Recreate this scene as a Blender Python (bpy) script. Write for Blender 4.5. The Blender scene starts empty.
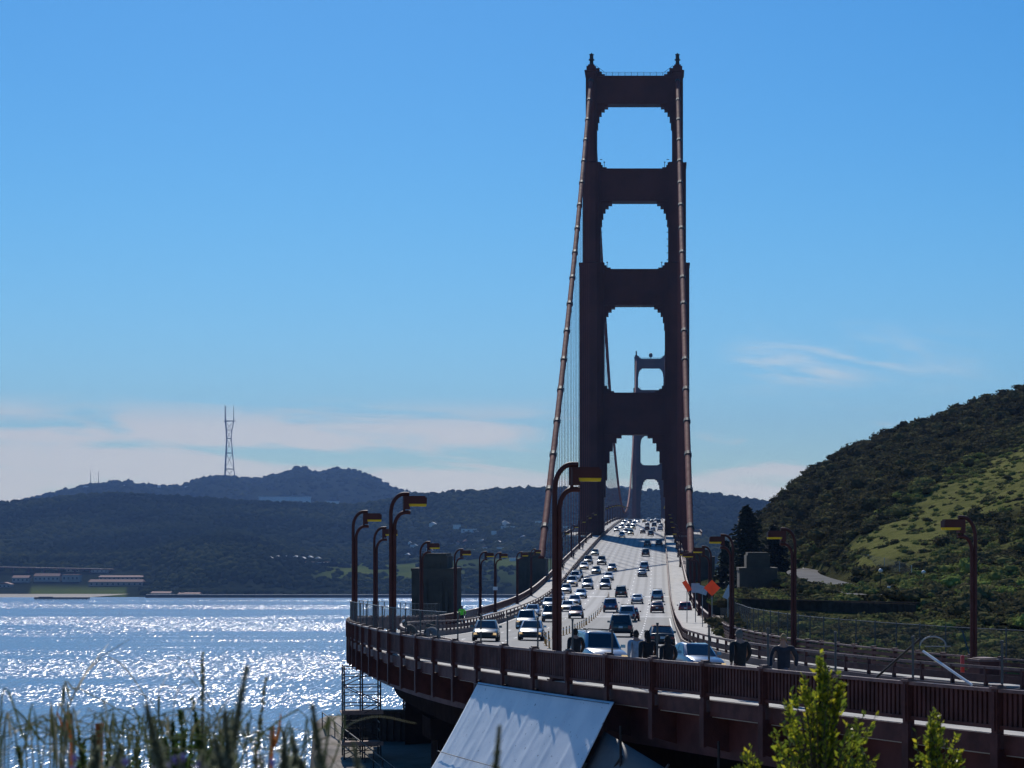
import bpy, bmesh, math, random
import numpy as np
from mathutils import Vector, Matrix
random.seed(7); rng = np.random.default_rng(11)
PI = math.pi
S = bpy.context.scene
COL = S.collection

# ------------------------------------------------------------------ camera, sky, sun, exposure
CAMZ = 75.0                                   # metres above the water
F = 2031.0; VX = 659.0; HY = 540.0            # focal length, vanishing column and horizon row in pixels of 1024 x 768
cam = bpy.data.cameras.new('camera'); camo = bpy.data.objects.new('camera', cam); COL.objects.link(camo)
camo.location = (0, 0, CAMZ); camo.rotation_euler = (PI/2, 0, 0)
cam.sensor_width = 36; cam.lens = F/1024*36
cam.shift_x = -(VX-512)/1024; cam.shift_y = (HY-384)/1024
cam.clip_start = 0.2; cam.clip_end = 40000
cam.dof.use_dof = True; cam.dof.focus_distance = 160; cam.dof.aperture_fstop = 9.0
S.camera = camo

SUN_EL = math.radians(39); SUN_AZ = math.radians(-10)
sun_dir = Vector((math.sin(SUN_AZ)*math.cos(SUN_EL), math.cos(SUN_AZ)*math.cos(SUN_EL), math.sin(SUN_EL)))
w = bpy.data.worlds.new('World'); S.world = w; w.use_nodes = True
nt = w.node_tree; nt.nodes.clear()
def N(t, typ, **kw):
    n = t.nodes.new(typ)
    for k, v in kw.items(): setattr(n, k, v)
    return n
def setin(n, **kw):
    for k, v in kw.items(): n.inputs[k.replace('_', ' ')].default_value = v
def math_n(t, op, a, b=None, c=None, clamp=False):
    n = N(t, 'ShaderNodeMath', operation=op, use_clamp=clamp)
    for i, v in enumerate((a, b, c)):
        if v is None: continue
        if hasattr(v, 'is_linked'): t.links.new(v, n.inputs[i])
        else: n.inputs[i].default_value = v
    return n.outputs[0]
def ramp(t, fac, stops, interp='LINEAR'):
    n = N(t, 'ShaderNodeValToRGB'); n.color_ramp.interpolation = interp
    el = n.color_ramp.elements
    while len(el) < len(stops): el.new(0.5)
    for e, (p, c) in zip(el, stops):
        e.position = p; e.color = c if len(c) == 4 else (*c, 1)
    t.links.new(fac, n.inputs[0]); return n.outputs[0]
def smooth(t, v, a, b):
    n = N(t, 'ShaderNodeMapRange', interpolation_type='SMOOTHSTEP')
    t.links.new(v, n.inputs[0]); n.inputs[1].default_value = a; n.inputs[2].default_value = b
    return n.outputs[0]
def mixc(t, f, a, b, mode='MIX'):
    n = N(t, 'ShaderNodeMix', data_type='RGBA', blend_type=mode)
    for i, v in ((0, f), (6, a), (7, b)):
        if hasattr(v, 'is_linked'): t.links.new(v, n.inputs[i])
        elif i == 0: n.inputs[0].default_value = v
        else: n.inputs[i].default_value = v if len(v) == 4 else (*v, 1)
    return n.outputs[2]

SKY_STRENGTH = 0.095
sky = N(nt, 'ShaderNodeTexSky', sky_type='NISHITA')
sky.sun_disc = False; sky.sun_elevation = SUN_EL; sky.sun_rotation = SUN_AZ
sky.altitude = 100; sky.air_density = 1.0; sky.dust_density = 0.25; sky.ozone_density = 3.5
hs = N(nt, 'ShaderNodeHueSaturation'); hs.inputs['Saturation'].default_value = 1.42
nt.links.new(sky.outputs[0], hs.inputs['Color'])
tc = N(nt, 'ShaderNodeTexCoord'); sep = N(nt, 'ShaderNodeSeparateXYZ'); nt.links.new(tc.outputs['Generated'], sep.inputs[0])
az = math_n(nt, 'ARCTAN2', sep.outputs[0], sep.outputs[1])
el_ = math_n(nt, 'ARCSINE', sep.outputs[2])
def cloud_noise(su, sv, off, scale, detail, shear=0.0):
    cmb = N(nt, 'ShaderNodeCombineXYZ')
    nt.links.new(math_n(nt, 'MULTIPLY', az, su), cmb.inputs[0])
    nt.links.new(math_n(nt, 'MULTIPLY', math_n(nt, 'ADD', el_, math_n(nt, 'MULTIPLY', az, shear)), sv), cmb.inputs[1])
    cmb.inputs[2].default_value = off
    n = N(nt, 'ShaderNodeTexNoise'); n.inputs['Scale'].default_value = scale; n.inputs['Detail'].default_value = detail
    n.inputs['Roughness'].default_value = 0.55; n.inputs['Distortion'].default_value = 0.6
    nt.links.new(cmb.outputs[0], n.inputs['Vector']); return n.outputs['Fac']
R_ = math.radians
low = cloud_noise(9, 62, 3.7, 1.0, 6, 0.04)
band = math_n(nt, 'MULTIPLY', smooth(nt, el_, R_(4.1), R_(3.0)), 1.0)
left = math_n(nt, 'MAXIMUM', smooth(nt, az, R_(0.5), R_(-5.5)), math_n(nt, 'MULTIPLY', math_n(nt, 'MULTIPLY', smooth(nt, el_, R_(2.7), R_(1.7)), smooth(nt, az, R_(6.5), R_(3.5))), .85))
c_low = math_n(nt, 'MULTIPLY', smooth(nt, math_n(nt, 'ADD', low, math_n(nt, 'MULTIPLY', math_n(nt, 'SUBTRACT', left, 0.6), 0.21)), 0.44, 0.63), band)
wisp = cloud_noise(9, 46, 4.4, 1.5, 9, 0.10)
wb = math_n(nt, 'MULTIPLY', smooth(nt, el_, R_(3.9), R_(4.9)), smooth(nt, el_, R_(6.3), R_(5.0)))
wa = math_n(nt, 'MULTIPLY', smooth(nt, az, R_(1.4), R_(3.2)), smooth(nt, az, R_(10.5), R_(5.0)))
c_w = math_n(nt, 'MULTIPLY', math_n(nt, 'MULTIPLY', smooth(nt, wisp, 0.44, 0.74), wb), wa)
veil = math_n(nt, 'MULTIPLY', smooth(nt, el_, R_(1.6), R_(-.3)), .34)
dens = math_n(nt, 'MAXIMUM', veil, math_n(nt, 'MAXIMUM', math_n(nt, 'MULTIPLY', c_low, 0.85), math_n(nt, 'MULTIPLY', c_w, 0.75)), clamp=True)
CLOUD = 10.0
tint_ = mixc(nt, smooth(nt, el_, R_(0), R_(10)), (.62, .825, 1.05), (.63, .925, 1.03))
skyb = mixc(nt, 1.0, hs.outputs[0], tint_, 'MULTIPLY')
skyc = mixc(nt, dens, skyb, (CLOUD*1.04, CLOUD*1.0, CLOUD*0.93))
bg = N(nt, 'ShaderNodeBackground'); bg.inputs['Strength'].default_value = SKY_STRENGTH
nt.links.new(skyc, bg.inputs['Color'])
wo = N(nt, 'ShaderNodeOutputWorld'); nt.links.new(bg.outputs[0], wo.inputs['Surface'])

sun = bpy.data.lights.new('sun', 'SUN'); sun.energy = 4.2; sun.angle = math.radians(0.53); sun.color = (1.0, 0.95, 0.88)
suno = bpy.data.objects.new('sun', sun); COL.objects.link(suno)
suno.rotation_euler = sun_dir.to_track_quat('Z', 'Y').to_euler(); suno.location = (-60, 200, 300)
vs = S.view_settings; vs.view_transform = 'Standard'; vs.look = 'None'; vs.gamma = 1; vs.exposure = 0.0; vs.use_curve_mapping = False
S.cycles.max_bounces = 6; S.cycles.transparent_max_bounces = 16; S.cycles.volume_bounces = 0
S.cycles.use_denoising = True; S.cycles.sample_clamp_indirect = 6

# ------------------------------------------------------------------ helpers
def at(px, py, Y):                             # the point seen at a pixel of the photo at depth Y
    return Vector(((px-VX)/F*Y, Y, CAMZ+(HY-py)/F*Y))
def hermite(xs, ys):
    xs = np.array(xs, float); ys = np.array(ys, float)
    d = np.diff(ys)/np.diff(xs); m = np.zeros_like(ys)
    m[0] = d[0]; m[-1] = d[-1]
    h = np.diff(xs)
    m[1:-1] = (d[:-1]*h[1:]+d[1:]*h[:-1])/(h[1:]+h[:-1])
    def f(x):
        x = np.asarray(x, float); i = np.clip(np.searchsorted(xs, x)-1, 0, len(xs)-2)
        hh = xs[i+1]-xs[i]; t = (x-xs[i])/hh
        return (2*t**3-3*t**2+1)*ys[i]+(t**3-2*t**2+t)*hh*m[i]+(-2*t**3+3*t**2)*ys[i+1]+(t**3-t**2)*hh*m[i+1]
    return f
AX = -7.84; RAD = 192.0; XC = AX+RAD; S0 = 150.0
ZC = hermite([-80, 30, 48, 58, 72, 90, 107, 120, 133, 152, 190, 225, 261, 300, 330, 353, 427, 500, 585, 700, 800, 976, 1130, 1290, 1930, 2300],
             [-4.4, -5.2, -5.5, -5.6, -5.85, -6.2, -6.45, -6.7, -6.95, -7.45, -8.5, -9.1, -9.45, -9.5, -9.1, -8.5, -5.8, -3.2, -.4, 3.0, 5.6, 9.2, 11, 12.6, 19.5, 22])
def bank(s):
    t = np.clip((190-s)/90, 0, 1); return 0.05*t*t*(3-2*t)
def P(s, o, h=0.0):                            # a point of the roadway: distance s along it, offset o to the right, height h
    if s >= S0: x, y = AX+o, s
    else:
        th = (S0-s)/RAD; r = RAD-o; x, y = XC-r*math.cos(th), S0-r*math.sin(th)
    return Vector((x, y, CAMZ+float(ZC(s))-float(bank(s))*o+h))
def heading(s):                                # rotation about z so that local +Y runs along increasing s
    return 0.0 if s >= S0 else (S0-s)/RAD
def along(s, o, h=0.0): return P(s, o, h), heading(s)
_ss = np.concatenate([np.arange(56, 400, .4), np.arange(400, 1300, 1.5)]); _oo = np.arange(-9, 9.01, .25)
_sg, _og = np.meshgrid(_ss, _oo, indexing='ij')
_th = np.clip((S0-_sg)/RAD, 0, None); _r = RAD-_og
_X = np.where(_sg >= S0, AX+_og, XC-_r*np.cos(_th)); _Y = np.where(_sg >= S0, _sg, S0-_r*np.sin(_th))
_Z = ZC(_sg)-bank(_sg)*_og
_PX = VX+F*_X/_Y; _PY = HY-F*_Z/_Y
def on_road(px, py):
    e = (_PX-px)**2+(_PY-py)**2; i = np.unravel_index(np.argmin(e), e.shape)
    return float(_sg[i]), float(_og[i])
def s_at(px, o, lo, hi):
    best = (1e9, lo)
    for s in np.arange(lo, hi, .1):
        p = P(s, o); e = abs(VX+F*p.x/p.y-px)
        if e < best[0]: best = (e, s)
    return float(best[1])

class MB:
    def __init__(s): s.v = []; s.f = []; s.m = []; s.uv = None
    def add(s, vs, fs, m=0):
        b = len(s.v); s.v.extend([tuple(v) for v in vs]); s.f.extend([tuple(i+b for i in f) for f in fs]); s.m.extend([m]*len(fs)); return s
    def box(s, c, d, m=0, M=None, taper=1.0):
        vs = []
        for z in (-1, 1):
            k = taper if z > 0 else 1.0
            for x, y in ((-1, -1), (1, -1), (1, 1), (-1, 1)):
                vs.append(Vector((x*d[0]/2*k, y*d[1]/2*k, z*d[2]/2)))
        vs = [(M @ v if M else v)+Vector(c) for v in vs]
        return s.add(vs, [(0, 3, 2, 1), (4, 5, 6, 7), (0, 1, 5, 4), (1, 2, 6, 5), (2, 3, 7, 6), (3, 0, 4, 7)], m)
    def path(s, pts, r, n=8, m=0, closed=False, cap=True):
        pts = [Vector(p) for p in pts]; k = len(pts); rs = r if isinstance(r, (list, tuple)) else [r]*k
        vs = []; up = None
        for i, p in enumerate(pts):
            a = pts[(i-1) % k] if (closed or i > 0) else p; b = pts[(i+1) % k] if (closed or i < k-1) else p
            t = (b-a).normalized()
            if up is None:
                up = Vector((0, 0, 1)) if abs(t.z) < .9 else Vector((0, 1, 0))
            u = (up-t*up.dot(t)).normalized(); up = u; q = t.cross(u)
            for j in range(n):
                an = 2*PI*(j+.5)/n; vs.append(p+(u*math.cos(an)+q*math.sin(an))*rs[i])
        fs = []
        for i in range(k if closed else k-1):
            for j in range(n):
                a = i*n+j; b = i*n+(j+1) % n; i2 = (i+1) % k
                fs.append((a, i2*n+j, i2*n+(j+1) % n, b))
        if cap and not closed: fs.append(tuple(range(n))); fs.append(tuple(range((k-1)*n, k*n))[::-1])
        return s.add(vs, fs, m)
    def rings(s, rs, m=0, cap=True):           # loft through rings of equal length
        n = len(rs[0]); vs = [v for r in rs for v in r]; fs = []
        for i in range(len(rs)-1):
            for j in range(n): fs.append((i*n+j, i*n+(j+1) % n, (i+1)*n+(j+1) % n, (i+1)*n+j))
        if cap: fs.append(tuple(range(n))[::-1]); fs.append(tuple(range((len(rs)-1)*n, len(rs)*n)))
        return s.add(vs, fs, m)
    def lathe(s, prof, n=16, c=(0, 0, 0), m=0):
        return s.rings([[Vector(c)+Vector((r*math.cos(2*PI*j/n), r*math.sin(2*PI*j/n), z)) for j in range(n)] for r, z in prof], m)
    def prism(s, poly, y0, y1, m=0):           # polygon in x,z pushed along y
        return s.rings([[Vector((x, y0, z)) for x, z in poly], [Vector((x, y1, z)) for x, z in poly]], m)
    def strip(s, fn, ss, m=0):                 # fn(s) gives a closed section of points
        return s.rings([fn(x) for x in ss], m)
    def build(s, name, mats, parent=None, origin=None, smooth=False, world=False):
        o3 = Vector(origin) if origin is not None else Vector((0, 0, 0))
        me = bpy.data.meshes.new(name)
        vs = s.v
        if world and parent is not None: sub = parent.location
        else: sub = o3
        me.from_pydata([(v[0]-sub.x, v[1]-sub.y, v[2]-sub.z) for v in vs], [], s.f)
        if not isinstance(mats, (list, tuple)): mats = [mats]
        for x in mats: me.materials.append(x)
        if len(mats) > 1: me.polygons.foreach_set('material_index', s.m)
        if smooth: me.polygons.foreach_set('use_smooth', [True]*len(s.f))
        bm = bmesh.new(); bm.from_mesh(me); bmesh.ops.recalc_face_normals(bm, faces=bm.faces); bm.to_mesh(me); bm.free()
        if smooth == 'auto':
            me.set_sharp_from_angle(angle=math.radians(38))
        o = bpy.data.objects.new(name, me); COL.objects.link(o)
        if parent is not None: o.parent = parent
        elif origin is not None: o.location = o3
        return o
def tag(o, label=None, cat=None, group=None, kind=None):
    if label: o['label'] = label
    if cat: o['category'] = cat
    if group: o['group'] = group
    if kind: o['kind'] = kind
    return o
def thing(name, label, cat, loc=(0, 0, 0), rz=0.0, group=None):
    o = bpy.data.objects.new(name, None); COL.objects.link(o); o.location = loc; o.rotation_euler = (0, 0, rz)
    o.empty_display_size = .3
    return tag(o, label, cat, group)
def dup(root, loc=None, rz=None, label=None, group=None):
    def cp(o, par):
        c = o.copy(); COL.objects.link(c)
        if par is not None: c.parent = par
        for ch in list(o.children): cp(ch, c)
        return c
    c = cp(root, None)
    if loc is not None: c.location = loc
    if rz is not None: c.rotation_euler = (0, 0, rz)
    if label: c['label'] = label
    if group: c['group'] = group
    return c
def mass(name, V, Fc, mat, attr=None, smooth=False):   # big numpy mesh, all faces of one size
    me = bpy.data.meshes.new(name); n = Fc.shape[1]
    me.vertices.add(len(V)); me.vertices.foreach_set('co', V.astype(np.float32).ravel())
    me.loops.add(Fc.size); me.loops.foreach_set('vertex_index', Fc.astype(np.int32).ravel())
    me.polygons.add(len(Fc)); me.polygons.foreach_set('loop_start', np.arange(0, Fc.size, n, dtype=np.int32))
    if smooth: me.polygons.foreach_set('use_smooth', np.ones(len(Fc), bool))
    me.update(calc_edges=True); me.validate()
    if attr is not None:
        for k, a in attr.items():
            at_ = me.attributes.new(k, 'FLOAT', 'POINT'); at_.data.foreach_set('value', a.astype(np.float32))
    me.materials.append(mat)
    o = bpy.data.objects.new(name, me); COL.objects.link(o); return o
def scatter(tmpl, pos, scale, tint):           # copies of (V,F) templates merged into arrays
    Vs = []; Fs = []; Ts = []; base = 0
    which = rng.integers(0, len(tmpl), len(pos))
    for k, (tv, tf) in enumerate(tmpl):
        idx = np.where(which == k)[0]
        if len(idx) == 0: continue
        a = rng.uniform(0, 2*PI, len(idx)); c, s_ = np.cos(a), np.sin(a)
        x = tv[None, :, 0]*c[:, None]-tv[None, :, 1]*s_[:, None]; y = tv[None, :, 0]*s_[:, None]+tv[None, :, 1]*c[:, None]
        z = np.repeat(tv[None, :, 2], len(idx), 0)
        V = np.stack([x, y, z], 2)*scale[idx][:, None, :]+pos[idx][:, None, :]
        Fc = tf[None]+(np.arange(len(idx))*len(tv))[:, None, None]+base
        base += V.shape[0]*V.shape[1]
        Vs.append(V.reshape(-1, 3)); Fs.append(Fc.reshape(-1, tf.shape[1])); Ts.append(np.repeat(tint[idx], len(tv)))
    return np.concatenate(Vs), np.concatenate(Fs), np.concatenate(Ts)
def vnoise(x, y, seed=0):                      # smooth value noise on arrays
    r = np.random.default_rng(seed).random((256, 256))
    xi = np.floor(x).astype(int); yi = np.floor(y).astype(int); fx = x-xi; fy = y-yi
    fx = fx*fx*(3-2*fx); fy = fy*fy*(3-2*fy)
    g = lambda a, b: r[a % 256, b % 256]
    return (g(xi, yi)*(1-fx)+g(xi+1, yi)*fx)*(1-fy)+(g(xi, yi+1)*(1-fx)+g(xi+1, yi+1)*fx)*fy
def fbm(x, y, seed=0, oct_=4):
    t = 0; a = .5
    for i in range(oct_): t = t+a*(vnoise(x*2**i, y*2**i, seed+i)-.5); a *= .5
    return t

# ------------------------------------------------------------------ materials
def new_mat(name):
    m = bpy.data.materials.new(name); m.use_nodes = True; t = m.node_tree
    return m, t, t.nodes['Principled BSDF']
def mat(name, col, rough=.5, metal=0.0, var=0.0, scale=4.0, col2=None, bump=0.0, bscale=30.0, spec=None, coat=0.0):
    m, t, b = new_mat(name); setin(b, Roughness=rough, Metallic=metal); b.inputs['Base Color'].default_value = (*col, 1)
    if spec is not None: b.inputs['Specular IOR Level'].default_value = spec
    if coat: b.inputs['Coat Weight'].default_value = coat; b.inputs['Coat Roughness'].default_value = .05
    if var or col2:
        c = N(t, 'ShaderNodeTexCoord'); n = N(t, 'ShaderNodeTexNoise'); setin(n, Scale=scale, Detail=6.0, Roughness=.6)
        t.links.new(c.outputs['Object'], n.inputs['Vector'])
        d = col2 or tuple(x*(1-var) for x in col)
        t.links.new(mixc(t, smooth(t, n.outputs['Fac'], .35, .68), col, d), b.inputs['Base Color'])
        r2 = math_n(t, 'MULTIPLY_ADD', n.outputs['Fac'], .25, rough-.12); t.links.new(r2, b.inputs['Roughness'])
    if bump:
        c = N(t, 'ShaderNodeTexCoord'); n = N(t, 'ShaderNodeTexNoise'); setin(n, Scale=bscale, Detail=5.0)
        t.links.new(c.outputs['Object'], n.inputs['Vector'])
        bp = N(t, 'ShaderNodeBump'); setin(bp, Strength=bump, Distance=.05); t.links.new(n.outputs['Fac'], bp.inputs['Height']); t.links.new(bp.outputs[0], b.inputs['Normal'])
    return m
def leaf_mat(name, cols, trans=.35, rough=.5, spec=.3):
    m, t, b = new_mat(name); a = N(t, 'ShaderNodeAttribute', attribute_name='tint')
    c = ramp(t, a.outputs['Fac'], [(i/(len(cols)-1), x) for i, x in enumerate(cols)])
    t.links.new(c, b.inputs['Base Color']); setin(b, Roughness=rough); b.inputs['Specular IOR Level'].default_value = spec
    if trans:
        tr = N(t, 'ShaderNodeBsdfTranslucent'); t.links.new(c, tr.inputs['Color'])
        mx = N(t, 'ShaderNodeMixShader'); mx.inputs[0].default_value = trans
        t.links.new(b.outputs[0], mx.inputs[1]); t.links.new(tr.outputs[0], mx.inputs[2])
        t.links.new(mx.outputs[0], t.nodes['Material Output'].inputs['Surface'])
    return m
M = {}
M['orange'] = mat('orange_bridge_paint', (.085, .023, .019), .55, var=.35, scale=.6, spec=.2)
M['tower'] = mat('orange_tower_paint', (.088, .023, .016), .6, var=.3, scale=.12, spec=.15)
M['cable'] = mat('orange_cable_paint', (.20, .055, .042), .75, var=.3, scale=.7, spec=.1)
M['fascia'] = mat('fascia_paint', (.10, .032, .030), .6, var=.4, scale=1.0, spec=.2)
M['rail'] = mat('rusty_rail_paint', (.108, .036, .030), .6, var=.45, scale=1.3, spec=.2, bump=.2, bscale=25)
M['railtop'] = mat('worn_rail_top', (.20, .10, .085), .5, var=.4, scale=3, spec=.3)
M['concrete'] = mat('pylon_concrete', (.066, .054, .042), .92, col2=(.038, .032, .026), scale=.35, bump=.4, bscale=6)
M['pale'] = mat('sidewalk_concrete', (.42, .40, .37), .8, col2=(.30, .29, .27), scale=.8, bump=.2)
M['galv'] = mat('galvanised_steel', (.32, .33, .34), .4, metal=.7, var=.3, scale=3)
M['dark'] = mat('dark_steel', (.035, .032, .032), .55, var=.3, scale=2, spec=.15)
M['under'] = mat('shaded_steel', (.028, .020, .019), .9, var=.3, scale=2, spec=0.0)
M['timber'] = mat('old_timber', (.07, .052, .042), .9, var=.4, scale=2, spec=0.0)
M['pole'] = mat('weathered_pole', (.075, .08, .085), .5, metal=.3, var=.3, scale=4)
m, t, b = new_mat('amber_lens'); b.inputs['Base Color'].default_value = (.85, .68, .06, 1); setin(b, Roughness=.25)
tr = N(t, 'ShaderNodeBsdfTranslucent'); tr.inputs['Color'].default_value = (.95, .78, .06, 1)
mx = N(t, 'ShaderNodeMixShader'); mx.inputs[0].default_value = .6
t.links.new(b.outputs[0], mx.inputs[1]); t.links.new(tr.outputs[0], mx.inputs[2]); t.links.new(mx.outputs[0], t.nodes['Material Output'].inputs['Surface'])
M['lens'] = m
M['glass'] = mat('car_glass', (.012, .015, .018), .04, spec=.8, coat=.3)
M['tyre'] = mat('tyre_rubber', (.018, .018, .018), .8)
M['rim'] = mat('wheel_rim', (.45, .45, .46), .3, metal=.9)
M['trim'] = mat('black_trim', (.02, .02, .021), .5)
M['chrome'] = mat('chrome', (.6, .6, .6), .15, metal=1.0)
M['tail'] = mat('tail_lens', (.35, .01, .01), .2, spec=.6)
M['plate'] = mat('plate_white', (.6, .6, .62), .4)
m, t, b = new_mat('headlamp'); b.inputs['Base Color'].default_value = (.9, .75, .45, 1); setin(b, Roughness=.15)
b.inputs['Emission Color'].default_value = (1, .62, .2, 1); b.inputs['Emission Strength'].default_value = .55
M['head'] = m
M['headoff'] = mat('headlamp_unlit', (.75, .77, .8), .12, spec=.8)
def paint(name, c, metal=.35): return mat('paint_'+name, c, .28, metal=metal, coat=.8)
PAINT = dict(silver=paint('silver', (.34, .36, .39), .5), steelblue=paint('steel_blue', (.09, .14, .22), .4), white=paint('white', (.78, .79, .80), 0), grey=paint('grey', (.05, .055, .062), .25),
             black=paint('black', (.014, .015, .017), .2), blue=paint('blue', (.03, .07, .16), .4), paleblue=paint('pale_blue', (.28, .38, .50), .5),
             red=paint('red', (.26, .02, .02), .2), maroon=paint('maroon', (.10, .008, .01), .2), beige=paint('beige', (.45, .40, .30), .4),
             green=paint('green', (.03, .07, .05), .4), gold=paint('gold', (.5, .28, .06), .1))
# chain link: woven wire as a see-through pattern on the mesh's own coordinates
m, t, b = new_mat('chain_link'); setin(b, Roughness=.5, Metallic=.3); b.inputs['Base Color'].default_value = (.05, .05, .05, 1)
uvn = N(t, 'ShaderNodeUVMap'); sp = N(t, 'ShaderNodeSeparateXYZ'); t.links.new(uvn.outputs[0], sp.inputs[0])
def wire(sign):
    v = math_n(t, 'ADD', sp.outputs[0], math_n(t, 'MULTIPLY', sp.outputs[1], sign))
    fr = math_n(t, 'FRACT', math_n(t, 'MULTIPLY', v, 12.0)); return math_n(t, 'LESS_THAN', fr, .12)
al = math_n(t, 'MAXIMUM', wire(1.0), wire(-1.0)); t.links.new(al, b.inputs['Alpha'])
M['mesh'] = m
# ------------------------------------------------------------------ water
m, t, b = new_mat('bay_water'); b.inputs['Base Color'].default_value = (.03, .15, .32, 1); b.inputs['IOR'].default_value = 1.333
geo = N(t, 'ShaderNodeNewGeometry'); sp = N(t, 'ShaderNodeSeparateXYZ'); t.links.new(geo.outputs['Position'], sp.inputs[0])
def wnoise(sx, sy, scale, detail, off=0.0, rough=.5):
    c = N(t, 'ShaderNodeCombineXYZ'); t.links.new(math_n(t, 'MULTIPLY', sp.outputs[0], sx), c.inputs[0]); t.links.new(math_n(t, 'MULTIPLY', sp.outputs[1], sy), c.inputs[1]); c.inputs[2].default_value = off
    n = N(t, 'ShaderNodeTexNoise'); setin(n, Scale=scale, Detail=detail, Roughness=rough); t.links.new(c.outputs[0], n.inputs['Vector']); return n.outputs['Fac']
bands = wnoise(.0011, .0062, 1.0, 4.0, 2.3, .55)      # slicks and wind-ruffled streaks
ruff = smooth(t, bands, .40, .60)
def wcol(sx, sy, scale, detail, off):
    c = N(t, 'ShaderNodeCombineXYZ'); t.links.new(math_n(t, 'MULTIPLY', sp.outputs[0], sx), c.inputs[0]); t.links.new(math_n(t, 'MULTIPLY', sp.outputs[1], sy), c.inputs[1]); c.inputs[2].default_value = off
    n = N(t, 'ShaderNodeTexNoise'); setin(n, Scale=scale, Detail=detail, Roughness=.6); t.links.new(c.outputs[0], n.inputs['Vector'])
    v = N(t, 'ShaderNodeVectorMath', operation='SUBTRACT'); t.links.new(n.outputs['Color'], v.inputs[0]); v.inputs[1].default_value = (.5, .5, .5); return v.outputs[0]
wv = N(t, 'ShaderNodeVectorMath', operation='ADD'); t.links.new(wcol(2.1, .17, 1.0, 2.0, 0.0), wv.inputs[0]); t.links.new(wcol(.8, .08, 1.0, 1.0, 7.0), wv.inputs[1])
wm = N(t, 'ShaderNodeVectorMath', operation='MULTIPLY'); t.links.new(wv.outputs[0], wm.inputs[0]); wm.inputs[1].default_value = (1, 1, 0)
ws = N(t, 'ShaderNodeVectorMath', operation='SCALE'); t.links.new(wm.outputs[0], ws.inputs[0]); t.links.new(math_n(t, 'MULTIPLY_ADD', ruff, 1.35, .45), ws.inputs['Scale'])
wa_ = N(t, 'ShaderNodeVectorMath', operation='ADD'); t.links.new(ws.outputs[0], wa_.inputs[0]); wa_.inputs[1].default_value = (0, 0, 1)
wn = N(t, 'ShaderNodeVectorMath', operation='NORMALIZE'); t.links.new(wa_.outputs[0], wn.inputs[0]); t.links.new(wn.outputs[0], b.inputs['Normal'])
b.inputs['Roughness'].default_value = .19
M['water'] = m
mb = MB(); mb.add([(-5600, -140, 0), (4700, -140, 0), (4700, 10200, 0), (-5600, 10200, 0)], [(0, 1, 2, 3)])
tag(mb.build('water', M['water']), kind='structure')

# ------------------------------------------------------------------ road, markings, pavements
m, t, b = new_mat('roadway'); setin(b, Roughness=.8)
uvn = N(t, 'ShaderNodeUVMap'); sp = N(t, 'ShaderNodeSeparateXYZ'); t.links.new(uvn.outputs[0], sp.inputs[0]); u, v = sp.outputs[0], sp.outputs[1]
tcx = N(t, 'ShaderNodeTexCoord')
n1 = N(t, 'ShaderNodeTexNoise'); setin(n1, Scale=.35, Detail=7.0, Roughness=.65); t.links.new(tcx.outputs['Object'], n1.inputs['Vector'])
n2 = N(t, 'ShaderNodeTexNoise'); setin(n2, Scale=9.0, Detail=4.0); t.links.new(tcx.outputs['Object'], n2.inputs['Vector'])
asp = mixc(t, n1.outputs['Fac'], (.13, .13, .13), (.20, .197, .193))
con = mixc(t, n1.outputs['Fac'], (.27, .265, .26), (.36, .355, .345))
base = mixc(t, smooth(t, u, 246, 247), asp, con)
track = math_n(t, 'ABSOLUTE', math_n(t, 'SUBTRACT', math_n(t, 'FRACT', math_n(t, 'DIVIDE', math_n(t, 'ADD', v, 9.45), 1.575)), .5))
wear = math_n(t, 'MULTIPLY', smooth(t, track, .30, .05), .45)
base = mixc(t, wear, base, (.10, .10, .10))
jo = math_n(t, 'FRACT', math_n(t, 'DIVIDE', u, 15.24)); joint = math_n(t, 'MULTIPLY', math_n(t, 'LESS_THAN', jo, .02), math_n(t, 'GREATER_THAN', u, 247))
base = mixc(t, math_n(t, 'MULTIPLY', joint, .6), base, (.09, .09, .09))
jj = N(t, 'ShaderNodeMix', data_type='RGBA')
steel = math_n(t, 'MAXIMUM', math_n(t, 'COMPARE', u, 246.5, .9), math_n(t, 'COMPARE', u, 328, 1.3))
base = mixc(t, steel, base, (.55, .54, .52))
base = mixc(t, math_n(t, 'MULTIPLY', smooth(t, n2.outputs['Fac'], .4, .7), .18), base, (.08, .08, .08))
t.links.new(base, b.inputs['Base Color'])
bp = N(t, 'ShaderNodeBump'); setin(bp, Strength=.15, Distance=.02); t.links.new(n2.outputs['Fac'], bp.inputs['Height']); t.links.new(bp.outputs[0], b.inputs['Normal'])
M['road'] = m
SS = list(np.arange(-70, 160, 2.0))+list(np.arange(160, 700, 6.0))+list(np.arange(700, 1990, 15.0))
def ribbon(name, o0, o1, h, material, ss, nx=2, bump_fn=None):
    vs = []; fs = []; uvs = []
    for s in ss:
        for k in range(nx):
            o = o0+(o1-o0)*k/(nx-1); vs.append(P(s, o+(bump_fn(s) if bump_fn else 0), h)); uvs.append((s, o))
    for i in range(len(ss)-1):
        for k in range(nx-1): a = i*nx+k; fs.append((a, a+1, a+nx+1, a+nx))
    me = bpy.data.meshes.new(name); me.from_pydata(vs, [], fs); ul = me.uv_layers.new(name='UVMap')
    for lp in me.loops: ul.data[lp.index].uv = uvs[lp.vertex_index]
    me.materials.append(material); o = bpy.data.objects.new(name, me); COL.objects.link(o); return o
tag(ribbon('road', -9.45, 9.45, 0, M['road'], SS, 7), kind='structure')
M['line'] = mat('road_paint', (.72, .72, .70), .6, var=.35, scale=5)
mb = MB()
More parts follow.
